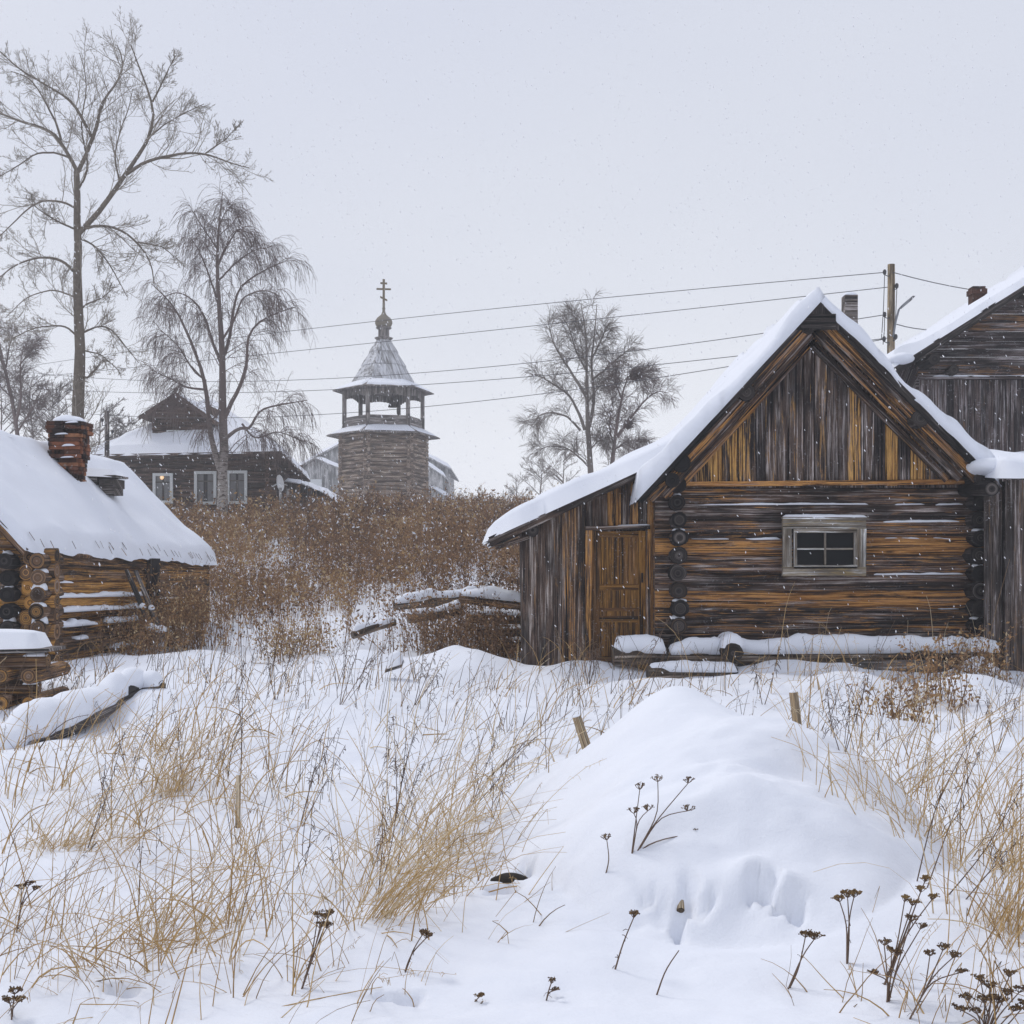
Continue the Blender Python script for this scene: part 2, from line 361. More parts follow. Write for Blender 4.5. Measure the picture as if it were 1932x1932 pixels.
M['birch_pale_twig']=plain('pale_twig_bark',(.24,.21,.19),.3,2)
M['shrub_twig']=plain('shrub_twig_bark',(.17,.15,.14),.3,2)
def birch_bark():
    m,nt,b=mat_base('birch_bark'); tc=N(nt,'ShaderNodeTexCoord').outputs['Object']
    gz=nt.nodes.new('ShaderNodeSeparateXYZ'); nt.links.new(tc,gz.inputs[0])
    up=mapr(nt,gz.outputs['Z'],1.2,5.0)
    marks=mapr(nt,noise(nt,vmul(nt,tc,(5,5,16)),1,4,.65),.48,.60)
    pale=mixc(nt,marks,(.40,.37,.34),(.07,.055,.05))
    c=mixc(nt,up,pale,(.15,.115,.105)); nt.links.new(c,b.inputs['Base Color']); return m
M['birch']=birch_bark()
def glass_mat(name,col=(.02,.022,.024)):
    m,nt,b=mat_base(name); b.inputs['Base Color'].default_value=rgb(col); b.inputs['Roughness'].default_value=.12; b.inputs['Specular IOR Level'].default_value=.07
    tc=N(nt,'ShaderNodeTexCoord').outputs['Object']; bump(nt,b,noise(nt,tc,3,2),.08,.02); return m
M['glass']=glass_mat('dark_window_glass',(.009,.010,.011))
M['housglass']=glass_mat('house_window_glass',(.05,.05,.05))
def tent_mat():
    m,nt,b=mat_base('snow_dusted_tent_boards'); g=N(nt,'ShaderNodeAttribute',attribute_name='grain').outputs['Vector']
    n1=noise(nt,vmul(nt,g,(.6,7,3)),1,5,.65); n2=noise(nt,vmul(nt,g,(.5,1.2,9)),1,3)
    s=mapr(nt,mth(nt,'ADD',mth(nt,'MULTIPLY',n1,.6),mth(nt,'MULTIPLY',n2,.4)),.40,.54)
    c=mixc(nt,s,mixc(nt,n1,(.13,.125,.12),(.28,.27,.27)),(.70,.71,.74)); nt.links.new(c,b.inputs['Base Color']); return m
M['tent']=tent_mat()
M['grass']=toned('dry_grass',[(0,(.10,.065,.035)),(.35,(.34,.21,.09)),(.7,(.54,.36,.16)),(1,(.70,.58,.40))])
M['weed']=toned('brown_weed',[(0,(.075,.046,.032)),(.4,(.22,.125,.068)),(.75,(.36,.215,.095)),(.95,(.48,.36,.20)),(.97,(.74,.76,.82))])
M['stalk']=toned('dark_dry_stalk',[(0,(.05,.036,.03)),(.5,(.155,.105,.075)),(1,(.30,.20,.11))])
M['seed']=toned('yarrow_head',[(0,(.045,.03,.024)),(.5,(.12,.075,.045)),(1,(.24,.155,.065))])
M['soil']=plain('cavity_dark',(.035,.03,.026),.5,30,.9,0,.5)  # dark bottom of a snow cavity, carried by the added lump
M['flake']=plain('falling_snowflake',(.9,.9,.93),.02,3,.9)
def lamp_mat():
    m,nt,b=mat_base('warm_lit_bulb'); b.inputs['Emission Color'].default_value=(1,.55,.15,1); b.inputs['Emission Strength'].default_value=.8; return m
M['bulb']=lamp_mat()
# ------------------------------------------------------------------ the ground
PY=np.array([-60,3,17,19.5,22,26,30,35,45,60,80,95,150,330.]); PZ=np.array([0,0,0,.06,.30,.78,1.12,1.53,2.45,3.62,5.0,5.25,4.6,2.])
def G(px,d): return X(px,d)
BUMPS=[  # x, y, rx, ry, height : drifts and snowed-over heaps
 (G(930,17.6),17.4,.55,.5,.26),(G(1010,16.6),16.5,.5,.4,.10),(G(860,18),18,.5,.6,.24),(G(1110,17.0),17.1,.62,.4,.20),(G(700,18.5),18.4,.7,.5,.12),
 (G(1330,15.2),15.4,1.3,.4,.10),(G(1620,13.6),13.7,1.7,.45,.22),(G(1860,14.5),14.6,.6,.4,.25),(G(1700,11.2),11.2,.5,.35,.10),(G(1900,9.6),9.6,.28,.25,.22),(G(1870,10.0),10.1,.2,.2,.16),
 (G(1165,10.3),10.2,.5,.3,.14),(G(1090,9.3),9.2,.25,.2,.10),(G(280,12.0),12.3,.55,.8,.32),(G(60,8.3),8.6,.9,.6,.10),
 (G(740,22),22,.8,.5,.2),(G(560,21),20.6,.9,.5,.12),(G(770,27),27,.9,.6,.25),(G(380,19.2),19.2,.45,.5,.12),(G(700,5.4),5.4,.6,.3,-.04),(G(1340,12.3),12.3,1.1,.3,.09),
 (G(1520,16.6),16.6,1.6,.25,.10),(G(1840,16.6),16.5,.3,.2,.25),(G(1330,4.25),4.2,.8,.25,-.03),(G(940,4.5),4.4,.5,.25,.03)]
HOLES=[]
def H(x,y):
    x=np.asarray(x,float); y=np.asarray(y,float)
    sh=3.2*sstep(-2.6,-5.0,x)*(1-sstep(28,44,y))
    ye=y-sh
    z=(np.interp(ye-1.2,PY,PZ)+np.interp(ye,PY,PZ)+np.interp(ye+1.2,PY,PZ))/3
    amp=np.clip((y+6)/10,.6,1)
    z=z+amp*(.10*vnoise(x/1.9,y/1.6,1)+.065*vnoise(x/.75,y/.6,2)+.018*vnoise(x/.27,y/.25,3)+.006*vnoise(x/.10,y/.09,5))-.02
    z=z+sstep(30,60,y)*.35*vnoise(x/7,y/9,4)
    for bx,by,rx,ry,h in BUMPS: z=z+h*np.exp(-((x-bx)/rx)**2-((y-by)/ry)**2)
    # the big snowed-over heap
    dx=(x-.98-.06*vnoise(x*1.3,y*1.1,8)); dy=(y-6.45)
    r=np.sqrt((dx/np.where(dx<0,1.10,1.18))**2+(dy/np.where(dy<0,1.75,1.5))**2)
    r=r*(1+.07*vnoise(x*1.6,y*1.6,9))
    dome=.57*np.maximum(0,1-np.power(np.maximum(r,1e-6),2.0))
    dome=np.where(r<1,dome,0)+.06*np.exp(-(r/1.25)**4)
    z=z+dome+.17*np.exp(-(((x-.90)/.30)**2+((y-7.0)/.45)**2))+.07*np.exp(-(((x-1.15)/.55)**2+((y-6.0)/.22)**2))-.05*np.exp(-(((x-1.25)/.5)**2+((y-5.68)/.16)**2))
    z=z+.05*np.exp(-(((x-1.0)/.45)**2+((y-5.25)/.14)**2))
    z=z+.10*np.exp(-(((x-2.0)/.45)**2+((y-5.0)/.5)**2))
    # wind-packed terraces on the near flank, and the melted hollows round buried branches
    q=np.exp(-((x-1.15)/.75)**2-((y-5.6)/.55)**2)
    z=z+q*(.045*vnoise(x*2.2+y*1.2,y*4.5,12)+.03*vnoise(x*5,y*9,13)+.010*vnoise(x*12,y*20,14))
    wx=x+.028*vnoise(x/.05,y/.05,21); wy=y+.028*vnoise(x/.05,y/.05,22)
    for hx,hy,rx,ry,hd in HOLES:
        z=z-hd*np.exp(-np.power(((wx-hx)/rx)**2+((wy-hy)/ry)**2,1.7))
    return z
def Hs(x,y): return float(H(np.array([x]),np.array([y]))[0])
def hit(px,py):
    """where the sight line of a surveyed point meets the ground"""
    d=np.concatenate([np.arange(2.6,30,.02),np.arange(30,100,.2)])
    zz=ZC-(py-HY)/F*d; g=H((px-CX)/F*d,d); k=np.argmax(zz<=g)
    if zz[k]>g[k]: k=len(d)-1
    return Vector((float((px-CX)/F*d[k]),float(d[k]),float(g[k])))
for px,py,rx,ry,hd in ((1434,1698,.06,.035,.10),(1492,1714,.065,.035,.10),(1330,1722,.05,.03,.05),(1281,1742,.035,.06,.10),(1262,1722,.11,.045,.05),(1222,1700,.06,.03,.05),(1300,1722,.03,.05,.06),(985,1645,.035,.11,.16),(950,1675,.07,.06,.10),(850,1608,.055,.05,.14),(240,1860,.05,.04,.07),(755,1885,.06,.045,.08),(560,1565,.05,.05,.05),(1740,1470,.05,.05,.08)):
    p=hit(px,py); HOLES.append((p.x,p.y,rx,ry,hd))
for px,py,rx,h in ((1418,1668,.085,.075),(1478,1690,.09,.08),(930,1625,.17,.13),(1330,1690,.12,.04),(1240,1672,.13,.04),(1380,1700,.06,.02),(1350,1730,.05,.015),(1460,1740,.05,.015)):
    p=hit(px,py); BUMPS.append((p.x,p.y,rx,rx*.7,h))
def build_ground():
    ys=np.concatenate([np.linspace(-40,2.4,16),np.linspace(2.5,8.4,310),8.4+np.cumsum(np.geomspace(.035,.16,150)),])
    far=ys[-1]+np.cumsum(np.geomspace(.2,17,75)); ys=np.concatenate([ys,far])
    u=np.linspace(-1,1,521); u=np.sign(u)*(.72*np.abs(u)+.28*np.abs(u)**3)
    wd=np.where(ys<0,30,30+0*ys); wd=2.6+.62*np.maximum(ys,2)+.0*wd
    xx=u[None,:]*wd[:,None]
    # the outermost columns reach far to both sides
    xx[:,0]-=60+ys*.8*(ys>0); xx[:,-1]+=60+ys*.8*(ys>0); xx[:,1]-=14; xx[:,-2]+=14
    yy=np.repeat(ys[:,None],len(u),1); zz=H(xx,yy); n=len(u)
    i,j=np.meshgrid(np.arange(len(ys)-1),np.arange(n-1),indexing='ij'); a=(i*n+j).ravel()
    arr_mesh('snowy_ground',np.stack([xx,yy,zz],-1).reshape(-1,3),np.stack([a,a+1,a+n+1,a+n],1),M['snow'],None,(0,0,0),kind='structure')
build_ground()

# ------------------------------------------------------------------ camera, sky, light, air
cd=bpy.data.cameras.new('camera'); cam=bpy.data.objects.new('camera',cd); COL.objects.link(cam); scene.camera=cam
cam.location=(0,0,ZC); cam.rotation_euler=(math.radians(90),0,0)
cd.sensor_width=36; cd.lens=36*F/1932; cd.shift_y=(HY-966)/1932; cd.clip_end=3000; cd.clip_start=.05
w=bpy.data.worlds.new('World'); scene.world=w; w.use_nodes=True; nt=w.node_tree; bg=nt.nodes['Background']
SUN_E,SUN_R=52.0,-128.0
sky=nt.nodes.new('ShaderNodeTexSky'); sky.sky_type='NISHITA'; sky.sun_disc=False; sky.sun_elevation=math.radians(SUN_E); sky.sun_rotation=math.radians(-52); sky.dust_density=4
tc=nt.nodes.new('ShaderNodeTexCoord'); sx=nt.nodes.new('ShaderNodeSeparateXYZ'); nt.links.new(tc.outputs['Generated'],sx.inputs[0])
cl=noise(nt,vmul(nt,tc.outputs['Generated'],(1.2,1.2,2.2)),1.6,3,.5)
z=mth(nt,'ADD',sx.outputs['Z'],mth(nt,'MULTIPLY',mth(nt,'SUBTRACT',cl,.5),.5))
over=ramp(nt,z,[(0.0,(.90,.92,.97)),(.10,(.84,.86,.915)),(.28,(.735,.765,.85)),(.5,(.675,.71,.825)),(1,(.65,.69,.815))])
over=mixc(nt,1.0,over,(10,10,10),'MULTIPLY'); 
for n_ in nt.nodes:
    if n_.type=='MIX': n_.clamp_result=False
nt.links.new(mixc(nt,.93,sky.outputs['Color'],over),bg.inputs['Color']); bg.inputs['Strength'].default_value=.10
sl=bpy.data.lights.new('sun','SUN'); sl.energy=1.25; sl.angle=math.radians(14); sl.color=(1,.97,.93)
so=bpy.data.objects.new('sun',sl); COL.objects.link(so)
# the sun stands far behind the tower to the left, high and veiled
so.rotation_euler=(math.radians(90-SUN_E),0,math.radians(SUN_R+0)); so.location=(-20,15,40)
scene.view_settings.view_transform='Standard'; scene.view_settings.look='None'; scene.view_settings.exposure=0; scene.view_settings.gamma=1
scene.cycles.volume_bounces=3; scene.cycles.max_bounces=10; scene.cycles.diffuse_bounces=5
def haze(dens=.0015):
    m=bpy.data.materials.new('snowy_air'); m.use_nodes=True; n=m.node_tree; n.nodes.remove(n.nodes['Principled BSDF'])
    v=n.nodes.new('ShaderNodeVolumePrincipled'); v.inputs['Density'].default_value=dens; v.inputs['Color'].default_value=(.98,.985,1,1); v.inputs['Anisotropy'].default_value=.25
    n.links.new(v.outputs[0],n.nodes['Material Output'].inputs['Volume'])
    x0,x1,y0,y1,z0,z1=-460,460,-60,340,-3,27
    V=[(x,y,z) for z in (z0,z1) for y in (y0,y1) for x in (x0,x1)]
    me=bpy.data.meshes.new('haze'); me.from_pydata(V,[],[(0,2,3,1),(4,5,7,6),(0,1,5,4),(2,6,7,3),(0,4,6,2),(1,3,7,5)])
    link('haze',me,m,kind='stuff')
haze()
# ------------------------------------------------------------------ the log cabin
def cabin():
    YF=17.5                                           # face of the front wall
    t=thing('log_cabin','large dark log cabin with steep snowy gable, plank lean-to and small four-pane window','cabin',(4.4,19,0))
    # log wall: nine courses, hewn fronts
    zt,zb=Z(917,YF),Z(1214,YF); n=9; h=(zt-zb)/n; mb=MB()
    warm=[.40,.42,.52,.66,.50,.40,.72,.52,.42]
    for k in range(n):
        z=zt-h*(k+.5); r=h*.54
        mb.log((X(1236,YF),YF+r+random.uniform(-.012,.012),z),(X(1862,YF),YF+r+random.uniform(-.012,.012),z+.012),r*1.06,r*1.04,seg=26,n=44,warm=warm[k]+random.uniform(-.06,.06),wob=.13,bend=.016,capwarm=.55,hew=.72)
    mb.build('log_wall',M['cabin_log'],t)
    # snow lying on the courses
    segs=[(1,1298,1640),(1,1768,1820),(2,1640,1818),(3,1636,1802),(3,1402,1474),(5,1650,1822)]+[(random.randint(1,8),a_,a_+random.randint(18,90)) for a_ in (1300,1325,1372,1420,1455,1500,1565,1640,1690,1730,1750,1345,1600)]
    for k,(a,b,c) in enumerate(segs):
        if a in (3,4,5,6) and b<1640 and c>1470 and k>5: continue
        zz=zt-h*a+h*.03; c=min(c,1820); th=.024 if k<6 else random.uniform(.006,.016); snow_strip('snow_ledge',(X(b,YF),YF+.08,zz-.024),(X(c,YF),YF+.08,zz-.014),.09 if k<6 else .06,th,t,M['snow'],seed=k,gaps=.75)
    # side-wall logs standing out at the corners
    for px in (1277,1838):
        for k in range(n+1):
            mb=MB(); z=zt-h*k+h*.02; r=h*random.uniform(.44,.52)
            x=X(px,YF)+random.uniform(-.02,.02); y0=YF-random.uniform(.20,.27)
            mb.log((x,y0,z),(x,YF+.32,z),r,r,seg=16,n=5,warm=random.uniform(.3,.75),wob=.12)
            e=mb.build('corner_log',M['char'],t)
            if k in ((0,1,3,7,8) if px<1500 else (0,3,5,8)): snow_strip('snow_cap',(x-.001,y0+.0,z+r*.93),(x+.001,y0+.2,z+r*.93),r*1.3,.03+.02*random.random(),e,M['snow'],seed=k)
    # side and back walls
    mb=MB()
    for k in range(n):
        z=zt-h*(k+.5)-h/2
        for x in (X(1277,YF),X(1838,YF)): mb.log((x,YF+.33,z),(x,23,z),h*.52,seg=10,n=6,warm=.35)
    mb.box((4.45,23.1,1.3),(4.3,.2,2.7),.3); mb.build('side_wall',M['cabin_log'],t)
    # roof
    R0,R1=16.9,23.3; rx,rz=4.21,5.13; lx,lz=1.71,2.40; ex,ez=6.66,2.66
    def zroof(x): return rz+(x-rx)*((rz-lz)/(rx-lx)) if x<rx else rz-(x-rx)*((rz-ez)/(ex-rx))
    roof=MB()
    for (x,z) in ((lx,lz),(ex,ez)):
        nrm=Vector((z-rz,0,-(x-rx)));nrm.normalize()
        if nrm.z<0: nrm=-nrm
        m=11
        for k in range(m):
            y=R0+(R1-R0)*(k+.5)/m; roof.board(Vector((rx,y,rz))-nrm*.03,Vector((x,y,z))-nrm*.03,(0,(R1-R0)/m-.008,0),nrm*.05,.45)
    rf=roof.build('roof',M['char'],t)
    up=Vector((0,0,.02))
    snow_slab('roof_snow',(lx,R0,lz),(lx,R1,lz),(rx+.02,R1,rz),(rx+.02,R0,rz),.20,rf,M['snow'],seed=3,edge=.09,over=.06,wav=.06,lump=.40,bumps=[(.0,.03,.5,.12),(.0,.4,.25,.06),(.0,.72,.3,-.06)])
    snow_slab('roof_snow',(ex+.02,R1,ez),(ex+.02,R0,ez),(rx-.02,R0,rz),(rx-.02,R1,rz),.18,rf,M['snow'],seed=6,edge=.09,over=.06,wav=.06,lump=.42,bumps=[(1,.04,.30,.22),(1,.22,.2,.10),(1,.5,.3,-.07),(1,.75,.2,.05)])
    for (px,py,a,b,c) in ((1866,880,.25,.34,.125),): p=at(px,py,16.85); snow_blob('roof_snow',(p.x,p.y+.14,p.z),a,b,c,rf,M['snow'],seed=px)
    # gable boards
    YG=17.40; mb=MB(); px=1296; wl=[.5,.62,.78,.55,.6,.52,.35,.48,.4,.45,.3,.5,.35,.25,.62,.42,.3,.78,.3,.86,.55,.4,.3,.5,.7,.6,.72,.5]
    zb2=Z(913,YG); k=0
    while px<1826:
        wpx=random.choice([17,20,23,25,27]); xa=X(px,YG); xb=X(px+wpx,YG); xc=(xa+xb)/2
        za=zroof(xa)-.10; zc=zroof(xb)-.10
        mb.board((xc,YG+random.uniform(-.010,.008),zb2-random.uniform(0,.03)),(xc,YG+random.uniform(-.008,.008),(za+zc)/2),(xb-xa-.006,0,0),(0,.03,0),wl[k%len(wl)],skew=(zc-za)/2)
        px+=wpx+.6; k+=1
    mb.poly([(X(1296,YG),YG+.03,zb2-.05),(X(1826,YG),YG+.03,zb2-.05),(X(1826,YG),YG+.03,zroof(X(1826,YG))-.12),(rx,YG+.03,rz-.14),(X(1296,YG),YG+.03,zroof(X(1296,YG))-.12)],.2)
    mb.build('gable_boards',M['gable'],t)
    mb=MB(); mb.board((X(1290,YG),YG-.035,zb2-.01),(X(1834,YG),YG-.035,zb2+.03),(0,0,.07),(0,.06,0),.75); mb.build('gable_sill',M['cabin_log'],t)
    # verge boards: three laps on each side under the roof edge, and the purlin ends
    for (x,z,s) in ((lx,lz,-1),(ex,ez,1)):
        d=Vector((x-rx,0,z-rz)).normalized(); nr=Vector((-d.z,0,d.x)); nr=nr if nr.z<0 else -nr
        L=math.hypot(x-rx,z-rz)
        for (off,y,wd,wm,mat,a,b) in ((.055,R0+.02,.11,.40,'char',0,L),(.16,R0+.10,.13,.54,'cabin_log',.10,L-.12),(.265,R0+.26,.12,.45,'cabin_log',.20,L-.30),(.355,YG-.05,.11,.60 if s<0 else .40,'cabin_log',.28,L-.38)):
            mb=MB(); p=Vector((rx,y,rz))+nr*off
            mb.board(p+d*a,p+d*b,nr*wd,(0,.035,0),wm); mb.build('bargeboard',M[mat],t)
        mb=MB(); mb.poly([Vector((rx,R0+.03,rz))+nr*.07,Vector((x,R0+.03,z))+nr*.07,Vector((x,YG,z))+nr*.07,Vector((rx,YG,rz))+nr*.07],.5); mb.build('soffit',M['cabin_log'],t)
    for (x,z,r) in ((rx,rz-.26,.12),(rx-.12,rz-.36,.10),(rx-.98,zroof(rx-.98)-.20,.12),(rx+1.42,zroof(rx+1.42)-.20,.12),(lx+.62,zroof(lx+.62)-.19,.13),(lx+.50,zroof(lx+.5)-.30,.10),(6.50,zroof(6.50)-.16,.12)):
        mb=MB(); mb.log((x,R0+.015,z),(x,YF+.1,z),r,seg=14,n=4,warm=.4); mb.build('purlin',M['char'],t)
    mb=MB(); c=Vector((rx,R0+.0,rz)); mb.board(c+Vector((-.24,-.01,-.30)),c+Vector((.24,-.01,-.30)),(0,0,.2),(0,.03,0),.3); mb.poly([c+Vector((-.34,-.02,-.42)),c+Vector((.34,-.02,-.42)),c+Vector((0,-.02,.0))],.3); mb.build('ridge_board',M['char'],t)
    # window
    YW=17.33; fr=MB()
    a,b,c,d=X(1476,YW),X(1633,YW),Z(979,YW),Z(1087,YW)
    for (p,q,wd,k) in (((a,c-.07),(b,c-.075),.14,.62),((a,d+.065),(b,d+.07),.13,.66)): fr.board((p[0],YW,p[1]),(q[0],YW,q[1]),(0,0,wd),(0,.07,0),k)
    for xx,k in ((a+.065,.3),(b-.06,.5)): fr.board((xx,YW-.002,d+.13),(xx,YW-.002,c-.14),(.125,0,0),(0,.066,0),k)
    win=fr.build('window',M['winframe'],t)
    sa=MB(); e,f,g,i=X(1497,YW),X(1616,YW),Z(999,YW),Z(1072,YW)
    sa.board((e,YW-.01,g-.02),(f,YW-.01,g-.02),(0,0,.05),(0,.05,0),.3); sa.board((e,YW-.01,i+.02),(f,YW-.01,i+.02),(0,0,.05),(0,.05,0),.3)
    for xx in (e+.02,f-.02): sa.board((xx,YW-.012,i+.046),(xx,YW-.012,g-.046),(.045,0,0),(0,.05,0),.3)
    xm=(e+f)/2; zm=(g+i)/2-.0
    sa.board((xm,YW+.0,i+.046),(xm,YW,g-.046),(.026,0,0),(0,.03,0),.3); sa.board((e+.044,YW+.004,zm),(xm-.014,YW+.004,zm),(0,0,.024),(0,.026,0),.3); sa.board((xm+.014,YW+.004,zm),(f-.044,YW+.004,zm),(0,0,.024),(0,.026,0),.3)
    sa.build('sash',M['winframe'],win)
    gl=MB(); gl.poly([(e+.03,YW+.018,i+.03),(f-.03,YW+.018,i+.03),(f-.03,YW+.018,g-.03),(e+.03,YW+.018,g-.03)]); gl.build('glass',M['glass'],win)
    tr=MB(); tr.board((a-.01,YW-.03,c+.012),(b+.02,YW-.03,c+.004),(0,0,.03),(0,.12,0),.2); tr.build('window_hood',M['winframe'],win)
    snow_strip('snow_cap',(a-.01,YW-.03,c+.026),(b+.02,YW-.03,c+.018),.12,.035,win,M['snow'],seed=4)
    # chimney on the rear of the roof
    mb=MB(); cx,cy=X(1603,19.5),19.5
    mb.box((cx,cy,4.6),(.20,.22,2.3),.5); ch=mb.build('chimney',M['gray'],t); snow_lump('snow_cap',(cx,cy,5.75),.11,.12,.06,ch,M['snow'],seed=3)
    # ---- lean-to on the left
    YL=17.72; l0,l1=X(984,YL),X(1244,YL); fx,fy=17.36,22.6
    qx,qz=X(921,fx),Z(1013,fx); ux,uz=2.62,3.22
    def zl(x): return qz+(x-qx)*(uz-qz)/(ux-qx)
    mb=MB(); x=l0; k=0; wl=[.3,.35,.2,.3,.45,.6,.62,.4,.42,.35,.5,.62,.66,.5,.62,.3,.68,.66,.3,.62,.3,.25]
    gz=lambda x:-.25
    while x<l1:
        wd=random.uniform(.085,.135); xb=min(x+wd,l1); xc=(x+xb)/2
        top=zl(xc)-.07
        z0=gz(xc)
        if X(1104,YL)<xc<X(1224,YL): z0=Z(998,YL)+.02
        if abs(xc-l0)<.2: z0=-.3
        mb.board((xc,YL+random.uniform(-.012,.012),z0),(xc,YL+random.uniform(-.01,.01),top),(xb-x-.006,0,0),(0,.028,0),wl[k%len(wl)],skew=(zl(xb)-zl(x))/2); x=xb; k+=1
    mb.poly([(l0+.02,YL+.034,-.3),(l1,YL+.034,-.3),(l1,YL+.034,zl(l1)-.1),(l0+.02,YL+.034,zl(l0)-.1)],.2)
    mb.build('lean_to_boards',M['lean'],t)
    mb=MB(); y=YL+.03
    while y<fy-.1: mb.board((l0+.015,y+.07,-.2),(l0+.015,y+.07,zl(l0)-.06),(0,.135,0),(.028,0,0),.3); y+=.14
    mb.build('lean_to_side_boards',M['lean'],t)
    # door
    dl,dr,dt,db=X(1104,YL),X(1226,YL),Z(999,YL),-.1
    fr=MB(); fr.board((dl+.05,YL-.03,db),(dl+.05,YL-.03,dt),(.10,0,0),(0,.05,0),.72); fr.board((dr-.03,YL-.03,db),(dr-.03,YL-.03,dt),(.06,0,0),(0,.05,0),.6)
    fr.board((dl,YL-.035,dt+.015),(dr,YL-.035,dt+.035),(0,0,.06),(0,.08,0),.2); dfm=fr.build('door_frame',M['lean'],t)
    snow_strip('snow_cap',(X(1165,YL),YL-.045,dt+.058),(dr,YL-.045,dt+.064),.08,.014,dfm,M['snow'],seed=2)
    do=MB(); a,b=dl+.105,dr-.065; yd=YL-.012
    for xx,wd,k in ((a+.05,.10,.25),(b-.05,.10,.72)): do.board((xx,yd,db),(xx,yd,dt-.02),(wd,0,0),(0,.04,0),k)
    zr=[dt-.07,Z(1108,YL),Z(1150,YL),Z(1168,YL),.12]
    for q,zz in enumerate(zr): do.board((a+.1,yd+.008,zz),(b-.1,yd+.008,zz),(0,0,.09 if q!=2 else .05),(0,.04,0),[.55,.60,.4,.5,.55][q])
    for q,(z0,z1) in enumerate(((zr[1]+.045,zr[0]-.045),(zr[2]+.025,zr[1]-.045),(zr[3]+.045,zr[2]-.025),(zr[4]+.045,zr[3]-.045))):
        do.board(((a+b)/2,yd+.016,z0),((a+b)/2,yd+.010,z1),(b-a-.2,0,0),(0,.03,0),[.50,.62,.6,.60][q])
    dr_=do.build('door',M['door'],t)
    hd=MB(); hd.box((b-.05,yd-.035,Z(1090,YL)),(.025,.03,.14),.3); hd.build('handle',M['char'],dr_)
    # lean-to roof
    rl=MB(); nr=Vector((-(uz-qz),0,ux-qx)).normalized(); m=9
    for k in range(m):
        y=fx+(fy-fx)*(k+.5)/m; rl.board(Vector((qx,y,qz))-nr*.03,Vector((ux,y,uz))-nr*.03,(0,(fy-fx)/m-.008,0),nr*.05,.35)
    rr=rl.build('lean_to_roof',M['char'],t)
    bb=MB(); bb.board(Vector((qx+.02,fx-.02,qz-.09)),Vector((1.95,fx-.02,zl(1.95)-.08)),nr*.11,(0,.03,0),.35)
    bb.board(Vector((qx+.1,fx+.12,qz-.15)),Vector((l0+.1,fx+.12,qz+.0)),nr*.07,(0,.05,0),.4); bb.build('lean_to_verge_board',M['lean'],t)
    bb=MB(); bb.log((X(1005,fx),fx,zl(.25)-.17),(X(1005,fx),18.2,zl(.25)-.17),.09,seg=12,n=4,warm=.3); bb.build('purlin',M['char'],t)
    snow_slab('roof_snow',(qx,fy,qz),(qx,fx,qz),(ux,fx,uz),(ux,fy,uz),.27,rr,M['snow'],seed=9,edge=.18,over=.07,wav=.06,lump=.32)
    # ---- plank shed built against the right wall
    YS=16.95; x0,x1=X(1856,YS),9.6; mb=MB(); x=x0; k=0
    wl=[.5,.3,.25,.62,.3,.2,.3,.25]
    def zs(y): return 2.68+(y-16.4)*.10
    while x<x1:
        wd=random.uniform(.10,.15); yy=YS if x<X(1884,YS) else YS-.10
        mb.board((x+wd/2,yy+random.uniform(-.01,.01),-.25),(x+wd/2,yy+random.uniform(-.01,.01),zs(yy)-.08),(wd-.007,0,0),(0,.028,0),wl[k%len(wl)]); x+=wd; k+=1
    mb.poly([(x0+.02,YS+.034,-.3),(x1,YS+.034,-.3),(x1,YS+.034,zs(YS)-.1),(x0+.02,YS+.034,zs(YS)-.1)],.2)
    mb.build('shed_boards',M['shed'],t)
    mb=MB(); mb.log((X(1866,16.6),16.5,2.50),(X(1866,16.6),17.5,2.55),.10,seg=12,n=4,warm=.3); mb.build('purlin',M['char'],t)
    rl=MB()
    for k in range(8):
        xx=6.6+3.2*(k+.5)/8; rl.board((xx,16.45,zs(16.45)-.03),(xx,23,zs(23)-.03),(3.2/8-.008,0,0),(0,0,.05),.35)
    rr=rl.build('shed_roof',M['char'],t)
    snow_slab('roof_snow',(6.60,16.45,zs(16.45)),(9.8,16.45,zs(16.45)),(9.8,23,zs(23)),(6.60,23,zs(23)),.24,rr,M['snow'],seed=14,edge=.18,over=.08,wav=.06,lump=.3)
cabin()

# the timbers lying before the cabin: each a thing with its own snow
def lying_log(name,label,p0,p1,r,seed,snow=.12,mat='old',cat='log',group=None,warm=.4,r1=None,sw=1.55,span=(0.0,1.0),gaps=.3):
    p0=Vector(p0);p1=Vector(p1); c=(p0+p1)/2; t=thing(name,label,cat,(c.x,c.y,c.z-r),group)
    mb=MB(); mb.log(p0,p1,r,r1,seg=14,warm=warm,wob=.12,bend=.02); mb.build('trunk',M[mat],t)
    if snow:
        a=p0.lerp(p1,span[0]); b=p0.lerp(p1,span[1]); up=Vector((0,0,r*.72))
        snow_strip('snow_cap',a+up,b+up,r*sw,snow,t,M['snow'],seed=seed,gaps=gaps)
    return t
yb=16.95
lying_log('timber','long snow-topped timber lying along the foot of the cabin wall','' or (X(1258,yb),yb,Z(1240,yb)),(X(1885,yb),yb,Z(1236,yb)),.115,3,.17,sw=2.0,gaps=.32)
lying_log('timber','short thick timber with deep snow jutting out before the plank door',(X(1156,16.9),16.85,Z(1236,16.9)),(X(1256,16.9),16.9,Z(1238,16.9)),.13,5,.2,sw=2.0)
lying_log('timber','lower grey timber half buried under the long snow-topped one',(X(1395,16.7),16.75,Z(1270,16.7)),(X(1800,16.7),16.75,Z(1262,16.7)),.115,8,.03,'gray',span=(.3,.9))
lying_log('timber','mossy half buried timber with wavy snow left of the round log end',(X(1222,16.4),16.45,Z(1276,16.4)),(X(1392,16.4),16.5,Z(1277,16.4)),.13,9,.12,'old',sw=1.9)
